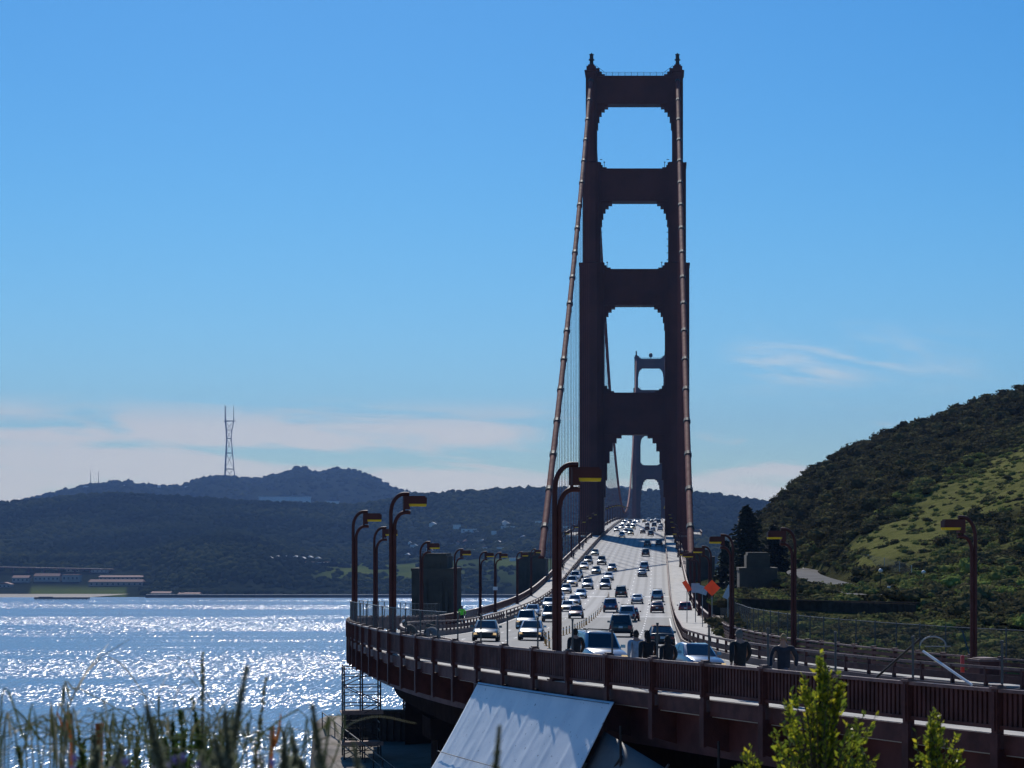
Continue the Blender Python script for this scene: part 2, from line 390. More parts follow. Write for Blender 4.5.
def dash(s0, s1, o, wd):
    q = [P(s0, o-wd/2, .006), P(s0, o+wd/2, .006), P(s1, o+wd/2, .006), P(s1, o-wd/2, .006)]; mb.add(q, [(0, 1, 2, 3)])
for o in (-6.3, -3.15, 3.15, 6.3):
    s = -30.0
    while s < 1250:
        dash(s, s+3.2, o, .13); s += 9.2 if s < 260 else 12.2
for s in np.arange(-60, 240, 4.0):
    for o in (-9.1, 9.1): dash(s, s+4, o, .12)
for s in np.arange(-60, 240, 4.0): dash(s, s+4, 3.15 if 130 < s < 215 else 99, .10) if 130 < s < 215 else None
tag(mb.build('road_markings', M['line']), kind='structure')
def bulge(s):                                  # the walks pass round the outside of the tower legs
    d = abs(s-650); d2 = abs(s-1930)
    d = min(d, d2); t_ = min(max((24-d)/8, 0), 1); return 8.6*t_*t_*(3-2*t_)
SW = .45                                       # walk height above the roadway
SSW = sorted(set(list(np.arange(-70, 620, 2.5))+list(np.arange(620, 682, 1.5))+list(np.arange(684, 1990, 12.0))))
def slab(mb, fo0, fo1, h0, h1, ss, m=0):
    mb.strip(lambda s: [P(s, fo0(s), h0), P(s, fo1(s), h0), P(s, fo1(s), h1), P(s, fo0(s), h1)], ss, m)
mb = MB(); slab(mb, lambda s: -12.55-bulge(s), lambda s: -9.75-bulge(s), -.05, SW, SSW)
tag(mb.build('sidewalk', M['pale']), kind='structure')
mb = MB(); slab(mb, lambda s: 9.75+bulge(s), lambda s: 12.55+bulge(s), -.05, SW, SSW)
tag(mb.build('sidewalk', M['pale']), kind='structure')
mb = MB()
for sg in (-1, 1):
    slab(mb, (lambda s: -9.75) if sg < 0 else (lambda s: 9.45), (lambda s: -9.45) if sg < 0 else (lambda s: 9.75), -.05, .38, SS)
tag(mb.build('kerb', mat('kerb_paint', (.16, .09, .075), .7, var=.4, scale=1.0)), kind='structure')

# ------------------------------------------------------------------ near ground, bench under the viaduct
def ss_(t): t = np.clip(t, 0, 1); return t*t*(3-2*t)
def road_offset(x, y):
    so = np.where(y >= S0, x-AX, 0.0)
    r = np.sqrt((x-XC)**2+(y-S0)**2)
    return np.where(y >= S0, so, RAD-r)
gx = np.concatenate([np.arange(-130, -40, 6.0), np.arange(-40, 40, 1.5), np.arange(40, 420, 8.0)])
gy = np.concatenate([np.arange(-120, -8, 8.0), np.arange(-8, 60, 1.5), np.arange(60, 220, 3.0), np.arange(220, 700, 10.0)])
GX, GY = np.meshgrid(gx, gy, indexing='ij')
off = road_offset(GX, GY)
dcam = np.sqrt(GX**2+np.maximum(GY, 0)**2)
zE = np.maximum(-14.0+.35*fbm(GX/6, GY/6, 3), -1.65-.21*np.maximum(dcam-2.5, 0)+.25*fbm(GX/3, GY/3, 4))
zE = np.where(GY < 0, -1.65+.2*fbm(GX/5, GY/5, 4), zE)
cl = ss_((GY-163)/14)                          # the bench ends and the cliff drops to the water
left_edge = np.where(GY > 105, -.168*GY+.9*fbm(GX*0+3.3, GY/6, 9), -26.0-60*ss_((30-GY)/30))
cl = np.maximum(cl, ss_((left_edge-GX)/3.5))
zE = zE*(1-cl)+(-79.0)*cl
zW = -9.0-.01*GY+.5*fbm(GX/9, GY/9, 5)
zW = np.where(GY > 310, zW-70*ss_((GY-330)/110)*ss_((34-GX)/50), zW)
wv = ss_((off+10)/20)
GZ = zE*(1-wv)+zW*wv
V = np.stack([GX, GY, GZ+CAMZ], 2).reshape(-1, 3); nx, ny = GX.shape
I = np.arange(nx*ny).reshape(nx, ny); Fq = np.stack([I[:-1, :-1], I[1:, :-1], I[1:, 1:], I[:-1, 1:]], 2).reshape(-1, 4)
M['ground'] = mat('bare_ground', (.26, .215, .18), .9, col2=(.15, .13, .10), scale=.25, bump=.5, bscale=3)
tag(mass('ground', V, Fq, M['ground'], smooth=True), kind='structure')

# ------------------------------------------------------------------ hill west of the road (polar sheet round the camera)
sil = hermite([640, 700, 735, 760, 775, 800, 845, 880, 930, 980, 1024, 1150, 1400], [588, 582, 572, 522, 505, 483, 452, 438, 425, 409, 392, 356, 334])
toe_y = hermite([640, 760, 815, 850, 890, 950, 1024, 1150, 1400], [580, 576, 570.5, 577, 589, 598, 603, 612, 620])
toe_d = hermite([640, 760, 815, 850, 890, 950, 1024, 1150, 1400], [420, 330, 290, 240, 205, 185, 172, 150, 120])
rid_d = hermite([640, 760, 845, 1024, 1400], [430, 440, 470, 520, 560])
# side road runs along the toe between px 806 and 890
hp = np.arange(680, 1420, 3.0); hr = np.concatenate([[-.45, -.3, -.2, -.12], np.linspace(-.06, 1, 110), [1.06, 1.15, 1.3, 1.6]])
HPX, HR = np.meshgrid(hp, hr, indexing='ij')
td = toe_d(HPX); rd = np.maximum(rid_d(HPX), td+20)
D = np.where(HR < 0, td+HR*50, td+HR*(rd-td))
z0 = (HY-toe_y(HPX))/F*td; z1 = (HY-sil(HPX))/F*rd
tt = np.clip(HR, 0, 1)
prof = tt**1.05
HZ = z0+(z1-z0)*prof
HZ = np.where(HR < 0, z0+HR*2.0, HZ)
HZ = np.where(HR > 1, z1-(HR-1)*70, HZ)
HX = (HPX-VX)/F*D
bumpm = ss_(HR/.12)*ss_((1.05-HR)/.08)
HZ = HZ+bumpm*(7*fbm(HX/38, D/60, 21)+2.2*fbm(HX/11, D/14, 22))
ipy = HY-F*HZ/D
def in_band(px, py):                           # the strip of open grass running down the slope
    up = np.interp(px, [840, 870, 900, 960, 1024, 1200], [560, 538, 510, 472, 432, 330])
    lo = np.interp(px, [840, 870, 900, 960, 1024, 1200], [568, 570, 562, 538, 514, 450])
    return ss_((py-up)/10)*ss_((lo-py)/14)
gm = np.clip(.75*ss_((ipy-500)/25)*ss_((HPX-850)/60)*np.clip(.45+2.2*fbm(HX/13, D/15, 37), 0, 1)+in_band(HPX+25*fbm(HX/9, D/11, 33), ipy+34*fbm(HX/7, D/9, 32))*1.0+.9*(fbm(HX/8, D/11, 31)+.02), 0, 1)
V = np.stack([HX, D, HZ+CAMZ], 2).reshape(-1, 3); nx, ny = HX.shape
I = np.arange(nx*ny).reshape(nx, ny); Fq = np.stack([I[:-1, :-1], I[1:, :-1], I[1:, 1:], I[:-1, 1:]], 2).reshape(-1, 4)
m, t, b = new_mat('hill_soil_and_grass'); setin(b, Roughness=.9); b.inputs['Specular IOR Level'].default_value = 0
a = N(t, 'ShaderNodeAttribute', attribute_name='grass'); tcx = N(t, 'ShaderNodeTexCoord')
n1 = N(t, 'ShaderNodeTexNoise'); setin(n1, Scale=.45, Detail=9.0, Roughness=.75); t.links.new(tcx.outputs['Object'], n1.inputs['Vector'])
gr = ramp(t, n1.outputs['Fac'], [(.3, (.082, .086, .030)), (.5, (.145, .148, .050)), (.7, (.19, .165, .07))])
so = ramp(t, n1.outputs['Fac'], [(.3, (.028, .028, .016)), (.6, (.05, .05, .024)), (.8, (.08, .07, .038))])
t.links.new(mixc(t, a.outputs['Fac'], so, gr), b.inputs['Base Color'])
bp = N(t, 'ShaderNodeBump'); setin(bp, Strength=.8, Distance=.6); t.links.new(n1.outputs['Fac'], bp.inputs['Height']); t.links.new(bp.outputs[0], b.inputs['Normal'])
tag(mass('hillside', V, Fq, m, {'grass': gm.reshape(-1)}, smooth=True), kind='structure')
def hill_z(px, r):                             # hill height (relative to the camera) at a column and fraction of the slope
    i = np.clip((np.asarray(px)-hp[0])/3.0, 0, len(hp)-1.001); j = np.interp(r, hr, np.arange(len(hr)))
    i0 = i.astype(int); j0 = np.minimum(j.astype(int), len(hr)-2); fi = i-i0; fj = j-j0
    g = lambda A: (A[i0, j0]*(1-fi)+A[i0+1, j0]*fi)*(1-fj)+(A[i0, j0+1]*(1-fi)+A[i0+1, j0+1]*fi)*fj
    return g(HX), g(D), g(HZ)
def leaf_clump(n, leaf, flat=.8, seed=0, quad=True):
    r = np.random.default_rng(seed); V = []; Fc = []
    lumps = r.normal(0, .33, (6, 3)); lumps[:, 2] = np.abs(lumps[:, 2])*.8+.25
    for i in range(n):
        c = lumps[r.integers(0, 6)]; d = r.normal(0, 1, 3); d /= np.linalg.norm(d); d[2] = abs(d[2])*.9-.15
        p = c*np.array([1, 1, flat])+d*r.uniform(.30, .5)*np.array([1, 1, flat])
        a = r.normal(0, 1, 3); a /= np.linalg.norm(a); nn = d+.9*r.normal(0, 1, 3); q = np.cross(a, nn); q /= np.linalg.norm(q)+1e-6
        l = leaf*r.uniform(.6, 1.3); b_ = len(V)
        V += [p-a*l, p+q*l*.6, p+a*l, p-q*l*.6]; Fc.append((b_, b_+1, b_+2, b_+3))
    return np.array(V), np.array(Fc)
def cored(n, leaf, seed):
    r = np.random.default_rng(seed); V = []; Fc = []
    bm = bmesh.new(); bmesh.ops.create_cube(bm, size=1); bmesh.ops.subdivide_edges(bm, edges=bm.edges, cuts=2, use_grid_fill=True)
    P0 = np.array([v.co[:] for v in bm.verts]); P0 /= np.linalg.norm(P0, axis=1)[:, None]; F0 = np.array([[v.index for v in f.verts] for f in bm.faces]); bm.free()
    lumps = r.normal(0, .24, (2, 3)); lumps[:, 2] = np.abs(lumps[:, 2])*.6+.12
    for q in lumps:
        rad = r.uniform(.30, .46); k = P0*(rad*(.62+.5*r.random((len(P0), 1))))*np.array([1, 1, .85])+q
        b_ = len(V); V += list(k); Fc += [tuple(f+b_) for f in F0]
        for i in range(n):
            d = r.normal(0, 1, 3); d[2] = abs(d[2])*.9-.2; d /= np.linalg.norm(d); p = q+d*rad*r.uniform(.8, 1.35)*np.array([1, 1, .85])
            a = r.normal(0, 1, 3); nn = d+.7*r.normal(0, 1, 3); a -= nn*np.dot(a, nn)/np.dot(nn, nn); a /= np.linalg.norm(a); s_ = np.cross(nn, a); s_ /= np.linalg.norm(s_); l = leaf*r.uniform(.6, 1.3); b_ = len(V)
            V += [p-a*l, p+s_*l*.7, p+a*l, p-s_*l*.7]; Fc.append((b_, b_+1, b_+2, b_+3))
    return np.array(V), np.array(Fc)
bushes = [cored(48, .10, k) for k in range(9)]
npt = 26000
bx = rng.uniform(735, 1130, npt); br = rng.uniform(0.01, 1.02, npt)**.8; br[:900] = rng.uniform(-.45, .03, 900); bx[:900] = rng.uniform(905, 1130, 900)
X, Y, Z = hill_z(bx, br); py = HY-F*Z/Y
band_ = np.clip(in_band(bx+25*fbm(X/9, Y/11, 33), py+34*fbm(X/7, Y/9, 32))+.6*ss_((py-500)/25)*ss_((bx-850)/60)*np.clip(.45+2.2*fbm(X/13, Y/15, 37), 0, 1), 0, 1)
dens = .25+1.3*vnoise(X/9, Y/12, 41)
keep = rng.random(npt) < np.clip(dens*(1-band_*.45), 0, 1)*.75
keep[:900] |= rng.random(900) < .6
keep &= ~((bx < 895) & (br < .03))
X, Y, Z, bx, py, band_, br = [q[keep] for q in (X, Y, Z, bx, py, band_, br)]
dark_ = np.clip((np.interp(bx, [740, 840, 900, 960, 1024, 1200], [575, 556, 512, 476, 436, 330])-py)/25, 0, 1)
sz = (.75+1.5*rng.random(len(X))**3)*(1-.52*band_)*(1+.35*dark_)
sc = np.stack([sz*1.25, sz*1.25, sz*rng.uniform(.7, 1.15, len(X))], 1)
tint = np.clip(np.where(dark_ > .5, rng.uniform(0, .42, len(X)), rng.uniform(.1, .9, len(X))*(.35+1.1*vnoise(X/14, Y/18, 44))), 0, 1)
tint = np.where((band_ > .4) & (rng.random(len(X)) < .5), rng.uniform(.55, .85, len(X)), tint)
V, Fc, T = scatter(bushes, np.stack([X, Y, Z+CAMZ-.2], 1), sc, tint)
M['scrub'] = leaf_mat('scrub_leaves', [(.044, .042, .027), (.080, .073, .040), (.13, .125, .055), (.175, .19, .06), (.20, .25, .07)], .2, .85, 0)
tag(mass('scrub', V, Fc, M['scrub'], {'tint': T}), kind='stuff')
# low bank of bushes between the fence, the retaining wall and the side road
npt = 6500
bx = rng.uniform(725, 1150, npt); bd = rng.uniform(120, 214, npt)
byp = np.interp(bd, [120, 150, 168, 172, 200], [640, 622, 610, 601, 594])+rng.uniform(-3, 6, npt)
edge = np.interp(bx, [725, 760, 800, 915, 960, 1150], [150, 140, 125, 118, 112, 90])
kp = bd > edge
kp &= ~((bd > 163) & (bd < 174) & (bx < 920))
X = (bx-VX)/F*bd; zz0 = None; zz = -np.interp(bd, [112, 150, 166, 174, 200], [8.4, 6.9, 6.0, 5.3, 5.35])-.35
X, Yb, zz, bx = X[kp], bd[kp], zz[kp], bx[kp]
ex = rng.uniform(770, 905, 700); eu = -1.2-44*rng.random(700)**1.7; etd = toe_d(ex); eD = etd+eu; eZ = (HY-toe_y(ex))/F*etd+eu/50*2.0-.3
ok_ = ~((((ex-VX)/F*eD) > 15.2) & (((ex-VX)/F*eD) < 22.5)); ex, eD, eZ = ex[ok_], eD[ok_], eZ[ok_]
qy = rng.uniform(0, 1, 190); rowx = np.concatenate([14.6+6.8*qy+rng.normal(0, .5, 190), rng.uniform(13.4, 15.5, 260)]); rowy = np.concatenate([199-24*qy+rng.normal(0, 1.5, 190)-2, rng.uniform(186, 292, 260)])
ex = np.concatenate([ex, rowx/rowy*F+VX]); eD = np.concatenate([eD, rowy]); eZ = np.concatenate([eZ, np.full(190, -4.95), np.full(260, -4.9)])
X = np.concatenate([X, (ex-VX)/F*eD]); Yb = np.concatenate([Yb, eD]); zz = np.concatenate([zz, eZ]); bx = np.concatenate([bx, ex])
sz = .55+.9*rng.random(len(X))**2
sc = np.stack([sz*1.3, sz*1.3, sz*.9], 1)
V, Fc, T = scatter(bushes, np.stack([X, Yb, zz+CAMZ], 1), sc, np.clip(rng.uniform(.05, .8, len(X)), 0, 1))
tag(mass('bank_bushes', V, Fc, M['scrub'], {'tint': T}), kind='stuff')
# bank that carries them
bp_ = np.arange(700, 1420, 10.0); bdd = np.array([60, 80, 100, 120, 150, 166, 174, 200, 214.0])
BPX, BD = np.meshgrid(bp_, bdd, indexing='ij')
BZ = -np.interp(BD, [60, 100, 120, 150, 166, 174, 200, 214], [11, 9.4, 8.2, 7.0, 6.2, 5.5, 5.4, 6.0])
BX_ = (BPX-VX)/F*BD
BO = road_offset(BX_, BD); BZ = np.where(BO < 15, np.minimum(BZ, -10.5), BZ)
V = np.stack([BX_, BD, BZ+CAMZ], 2).reshape(-1, 3); nx, ny = BD.shape
I = np.arange(nx*ny).reshape(nx, ny); Fq = np.stack([I[:-1, :-1], I[1:, :-1], I[1:, 1:], I[:-1, 1:]], 2).reshape(-1, 4)
tag(mass('bank', V, Fq, bpy.data.materials['hill_soil_and_grass'], {'grass': np.full(len(V), .25)}, smooth=True), kind='structure')

# side road climbing round the foot of the hill
cl_ = smooth_xy = None
rp = np.array([(18.6, 176, -4.75), (18.2, 200, -4.62), (18.0, 235, -4.45), (18.8, 265, -4.35), (21.0, 290, -4.25), (26.0, 307, -4.1), (33.0, 318, -4.0)])
tq = np.linspace(0, 1, 40); fq_ = [hermite(np.linspace(0, 1, len(rp)), rp[:, k]) for k in range(3)]
ctr = [Vector((float(fq_[0](q)), float(fq_[1](q)), CAMZ+float(fq_[2](q)))) for q in tq]
vs = []
for i_, c in enumerate(ctr):
    d = (ctr[min(i_+1, 39)]-ctr[max(i_-1, 0)]); sd = Vector((d.y, -d.x, 0)).normalized(); vs += [c-sd*2.1, c+sd*2.1]
fs = [(2*i_, 2*i_+1, 2*i_+3, 2*i_+2) for i_ in range(39)]
mb = MB(); mb.add(vs, fs)
tag(mb.build('side_road', mat('side_road_asphalt', (.15, .143, .135), .9, var=.35, scale=.5, spec=.05)), kind='structure')

# ------------------------------------------------------------------ far shore, wooded hills, the blue hill behind
shore = 2670.0
L1 = hermite([-500, 0, 100, 150, 180, 230, 270, 300, 350, 400, 450, 500, 560, 650, 760, 1000, 1700], [545, 557, 558, 552, 545, 538, 546, 557, 562, 564, 558, 553, 546, 546, 543, 538, 540])
L2 = hermite([-500, 0, 60, 100, 150, 200, 250, 300, 350, 380, 420, 450, 500, 540, 590, 620, 660, 690, 730, 775, 850, 1000, 1700],
             [510, 504, 497, 494, 494.5, 499, 501.5, 503, 505, 501, 495, 492, 490, 489, 489, 491, 491, 493, 497, 504, 510, 512, 515])
L3 = hermite([-500, 0, 30, 60, 90, 110, 150, 180, 200, 230, 250, 265, 290, 300, 315, 330, 345, 360, 380, 400, 430, 500, 600, 620, 640, 700, 760, 1000, 1700],
             [512, 506, 499, 491, 484.5, 482, 484.5, 485.5, 479, 476.5, 479, 477, 470, 468, 471.5, 469.5, 469, 472, 480.5, 490, 496, 497, 493, 488, 493, 500, 504, 516, 520])
rows = [2668, 2672, 2700, 2760, 2840, 2930, 3030, 3130, 3200, 3260, 3340, 3450, 3600, 3800, 4000, 4200, 4400, 4500, 4600, 4800, 5300, 6000, 6600, 7000, 7400, 7700, 7900, 8000, 8100, 8400, 9200]
fp = np.arange(-480, 1660, 4.0)
FP, FR = np.meshgrid(fp, np.array(rows, float), indexing='ij')
za = (HY-L1(FP))/F*3200; zb = (HY-L2(FP))/F*4500; zc_ = (HY-L3(FP))/F*8000
flat = np.where(FP < 150, 1.0, np.where(FP < 190, (190-FP)/40, 0.0))  # level ground by the water on the left
def terr(px, Y):
    za = (HY-L1(px))/F*3200; zb = (HY-L2(px))/F*4500; zc2 = (HY-L3(px))/F*8000
    fl = np.clip((190-px)/40, 0, 1)
    bluff = ss_((px-300)/60)*.45
    t1 = ss_((Y-2672)/60)*4
    fr = np.clip((Y-2740)/(3200-2740), 0, 1)
    e1 = np.where(fl > 0, ss_(fr*1.25-.25)*fl+(1-fl)*fr**.55, fr**(.6))
    e1 = e1*(1-bluff)+bluff*np.clip((Y-2672)/90, 0, 1)**.6*.6+bluff*.4*fr
    h0 = -75+t1
    z = np.where(Y <= 3200, h0+(za-h0)*e1, 0)
    q = np.clip((Y-3200)/1300, 0, 1); dip = -26*np.sin(q*PI)*(1-q)
    z = np.where((Y > 3200) & (Y <= 4500), za+(zb-za)*q**1.1+dip, z)
    q2 = np.clip((Y-4500)/3500, 0, 1); dip2 = -90*np.sin(np.clip(q2*1.4, 0, 1)*PI)
    z = np.where((Y > 4500) & (Y <= 8000), zb+(zc2-zb)*q2**1.5+dip2, z)
    z = np.where(Y > 8000, zc2-(Y-8000)*.12, z)
    return np.where(Y < 2670, -76, z)
FZ = terr(FP, FR); FX = (FP-VX)/F*FR
V = np.stack([FX, FR, FZ+CAMZ], 2).reshape(-1, 3); nx, ny = FX.shape
I = np.arange(nx*ny).reshape(nx, ny); Fq = np.stack([I[:-1, :-1], I[1:, :-1], I[1:, 1:], I[:-1, 1:]], 2).reshape(-1, 4)
m, t, b = new_mat('far_land'); setin(b, Roughness=.95); b.inputs['Specular IOR Level'].default_value = 0
tcx = N(t, 'ShaderNodeTexCoord'); n1 = N(t, 'ShaderNodeTexNoise'); setin(n1, Scale=.012, Detail=8.0, Roughness=.65); t.links.new(tcx.outputs['Object'], n1.inputs['Vector'])
a = N(t, 'ShaderNodeAttribute', attribute_name='meadow')
wd = ramp(t, n1.outputs['Fac'], [(.35, (.012, .018, .012)), (.6, (.02, .027, .016)), (.75, (.035, .04, .022))])
me_ = ramp(t, n1.outputs['Fac'], [(.35, (.055, .085, .018)), (.65, (.10, .12, .03))])
t.links.new(mixc(t, a.outputs['Fac'], wd, me_), b.inputs['Base Color'])
mead = np.zeros_like(FZ)
ipy = HY-F*FZ/FR
mead = np.where((FP > 28) & (FP < 128) & (FR < 2850), 1.0, mead)
mead = np.maximum(mead, ss_((FP-300)/30)*ss_((ipy-556)/4)*ss_((582-ipy)/5)*(FR < 3250)*np.clip(.75+1.9*fbm(FP/40, FR/70, 61), 0, 1))
tag(mass('far_hills', V, Fq, m, {'meadow': mead.reshape(-1)}, smooth=True), kind='structure')
# woods on the far hills: one mass of tree crowns
def crown(seed):
    bm = bmesh.new(); bmesh.ops.create_icosphere(bm, subdivisions=1, radius=1); r = np.random.default_rng(seed)
    V = np.array([v.co[:] for v in bm.verts])*r.uniform(.72, 1.25, (len(bm.verts), 1)); V[:, 2] *= .9
    Fc = np.array([[v.index for v in f.verts] for f in bm.faces]); bm.free(); return V, Fc
crowns = [crown(k) for k in range(9)]
def wood(n, y0, y1, s0, s1, dens_seed, low=False, thr=.0):
    px = rng.uniform(-200, 1100, n); Y = rng.uniform(y0, y1, n)
    Z = terr(px, Y); X = (px-VX)/F*Y; ip = HY-F*Z/Y
    k = np.ones(n, bool)
    if low:
        k &= ~((px < 142) & (Y < 3030)); k &= Y > 2690
        md = ss_((px-300)/30)*ss_((ip-556)/4)*ss_((582-ip)/5)*np.clip(.75+1.9*fbm(px/40, Y/70, 61), 0, 1)
        k &= rng.random(n) > np.clip(md*1.1, 0, .97)
    k &= rng.random(n) < .55+.9*vnoise(X/90, Y/120, dens_seed)
    px, X, Y, Z = px[k], X[k], Y[k], Z[k]; n = len(X)
    sz = rng.uniform(s0, s1, n)*(.7+.6*vnoise(X/60, Y/60, dens_seed+1))
    sc = np.stack([sz, sz, sz*rng.uniform(.7, 1.15, n)], 1)
    tint = np.clip((-.22+1.35*vnoise(X/130, Y/190, dens_seed+2))*rng.uniform(.6, 1.3, n)+rng.uniform(0, .25, n), 0, 1)
    return np.stack([X, Y, Z+CAMZ+sz*.12], 1), sc, tint
parts = [wood(9000, 2690, 3240, 3.5, 7.5, 71, True), wood(17000, 3200, 4560, 4, 8.5, 75), wood(4500, 6300, 8010, 7, 13, 79)]
pos = np.concatenate([p[0] for p in parts]); sc = np.concatenate([p[1] for p in parts]); ti = np.concatenate([p[2] for p in parts])
V, Fc, T = scatter(crowns, pos, sc, ti)
M['wood'] = leaf_mat('distant_foliage', [(.010, .016, .009), (.019, .027, .012), (.032, .040, .016), (.060, .065, .022)], 0, .9, 0)
tag(mass('far_woods', V, Fc, M['wood'], {'tint': T}, smooth=True), kind='stuff')

# ------------------------------------------------------------------ the air between here and the far hills
m = bpy.data.materials.new('haze'); m.use_nodes = True; t = m.node_tree; t.nodes.clear()
pv = N(t, 'ShaderNodeVolumePrincipled'); pv.inputs['Color'].default_value = (.24, .42, .80, 1); pv.inputs['Density'].default_value = HAZE = 7.4e-5; pv.inputs['Anisotropy'].default_value = .0
t.links.new(pv.outputs[0], N(t, 'ShaderNodeOutputMaterial').inputs['Volume'])
mb = MB(); mb.box((-450, 5030, 349), (10800, 10560, 702)); mb.v = [(x, y, z) for x, y, z in mb.v]
tag(mb.build('haze', m), kind='stuff')
# ================================================================== the suspension bridge: one thing with its towers, cables, hangers, deck
YT1, YT2 = 650.0, 1930.0
ZD = CAMZ+float(ZC(YT1))                        # deck level at the near tower
root = thing('suspension_bridge', 'rust red suspension bridge with two tall portal towers carrying the highway over the bay', 'bridge', (AX, YT1, ZD))
TOPZ = CAMZ+148.0-ZD; DZ = CAMZ-ZD
LEV = [(-70, 4.5, 9.7, 17.6, 16.0), (4.5, 88.2+DZ, 9.7, 17.5, 14.6), (88.2+DZ, 120.2+DZ, 10.75, 16.45, 12.4), (120.2+DZ, TOPZ+1.2, 12.0, 15.5, 10.2)]
OPEN = [12.0, 10.75, 9.8, 9.6]
STRUT = [(TOPZ-9.0, TOPZ), (108.0+DZ, 118.4+DZ), (74.8+DZ, 86.4+DZ), (33.6+DZ, 47.0+DZ)]
def leg_mesh(sg):
    mb = MB()
    for z0, z1, a, b_, d in LEV:
        c = sg*(a+b_)/2; wd = b_-a
        mb.box((c, 0, (z0+z1)/2), (wd, d*.62, z1-z0))
        mb.box((c, 0, (z0+z1)/2-.15), (wd*.78, d*.84, z1-z0-.3))
        mb.box((c, 0, (z0+z1)/2-.30), (wd*.50, d, z1-z0-.6))
        for k in (-.25, .25): mb.box((c+sg*wd*k, 0, (z0+z1)/2-.5), (wd*.11, d*.84+.5, z1-z0-1.0))
        mb.box((c, 0, z1-.4), (wd+.35, d*.62+.35, .7))
    return mb
def strut_mesh(k):
    z0, z1 = STRUT[k]; mb = MB(); a = OPEN[k]; d = 5.6 if k else 4.6
    ab = [12.05, 10.8, 9.85, 9.75][k]; at_ = [12.05, 12.05, 10.8, 9.75][k]
    mb.box((0, 0, (z0+z1)/2), (2*min(ab, at_)+.9, d, z1-z0))
    for kx in np.arange(-.82, .83, .205): mb.box((kx*ab, 0, (z0+z1)/2), (.9, d+.5, (z1-z0)-1.8))
    mb.box((0, 0, z1-.35), (2*min(ab, at_), d+.9, .6)); mb.box((0, 0, z0+.35), (2*min(ab, at_), d+.9, .6))
    for sg in (-1, 1):
        st = [(3.6, .8), (2.5, 1.8), (1.5, 3.2), (.8, 5.2), (.4, 7.6)] if k < 3 else [(5.6, 1.0), (4.0, 2.6), (2.8, 5.2), (1.8, 9.0), (1.0, 14.5), (.5, 20)]
        for wd, hh in st:
            mb.box((sg*(ab-wd/2+.25), 0, z0-hh/2+.2), (wd+.5, d*.9-hh*.02, hh+.4))
        if k > 0:
            for wd, hh in [(3.2, .5), (1.9, 1.2), (1.0, 2.2)]:
                mb.box((sg*(at_-wd/2+.25), 0, z1+hh/2-.2), (wd+.5, d*.86-hh*.02, hh+.4))
        else:
            for wd, hh in [(2.6, .6), (1.6, 1.5), (.9, 2.6)]:
                mb.box((sg*(at_-wd/2+.25), 0, z1+hh/2-.2), (wd+.5, d*.86-hh*.02, hh+.4))
    return mb
def make_tower(y):
    tw = bpy.data.objects.new('tower', None); COL.objects.link(tw); tw.parent = root; tw.location = (0, y-YT1, 0)
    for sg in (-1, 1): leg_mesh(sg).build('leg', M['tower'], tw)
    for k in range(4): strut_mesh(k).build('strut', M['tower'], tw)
    for sg in (-1, 1):
        mb = MB(); x = sg*13.75
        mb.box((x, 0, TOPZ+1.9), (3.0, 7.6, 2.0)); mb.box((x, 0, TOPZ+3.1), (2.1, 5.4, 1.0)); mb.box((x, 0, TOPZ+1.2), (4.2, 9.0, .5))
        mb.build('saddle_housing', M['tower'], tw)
        mb = MB(); mb.lathe([(.75, TOPZ+3.5), (.55, TOPZ+5.4), (.95, TOPZ+5.5), (.95, TOPZ+5.8), (.6, TOPZ+5.9), (.62, TOPZ+7.3), (.85, TOPZ+7.4), (.3, TOPZ+7.5), (.08, TOPZ+7.9)], 10, (x, 0, 0))
        mb.build('beacon', M['dark'], tw)
    mb = MB()
    for yy in (-2.4, 2.4):
        for h in (.6, 1.15): mb.path([(-11, yy, TOPZ+h), (11, yy, TOPZ+h)], .06, 5)
        for x in np.arange(-11, 11.1, 2.0): mb.path([(x, yy, TOPZ-.1), (x, yy, TOPZ+1.2)], .06, 5)
    for sg in (-1, 1):
        mb.path([(sg*12.2, -2.4, TOPZ+3.2), (sg*9.5, -2.4, TOPZ+1.15)], .06, 5)
    mb.build('top_railing', M['dark'], tw)
    for z0, z1 in ((STRUT[1][1], STRUT[1][1]+1.2), (STRUT[2][1], STRUT[2][1]+1.2)):
        for sg in (-1, 1):
            mb = MB()
            x = sg*(OPEN[1 if z0 > 100 else 2]-1.1)
            mb.box((x, -1.2, z0+2.3), (.5, .5, .25)); mb.path([(x, -1.2, z0), (x, -1.2, z0+2.3)], .09, 5)
            for q in np.arange(0, 12 if z0 < 100 else 2, 2.2): mb.box((sg*(OPEN[1 if z0 > 100 else 1]-.12), -2.0, z0+3.0+q), (.75, .3, .18))
            tag(mb.build('service_rungs', M['dark'], tw), kind='stuff')
    return tw
tw1 = make_tower(YT1); tw2 = make_tower(YT2); tw2.location.z = 24.0
mb = MB(); mb.lathe([(.2, TOPZ), (.3, TOPZ+1.6), (1.5, TOPZ+2.0), (1.9, TOPZ+3.6), (1.5, TOPZ+5.0), (.3, TOPZ+5.8)], 12); mb.build('centre_beacon', M['dark'], tw2)
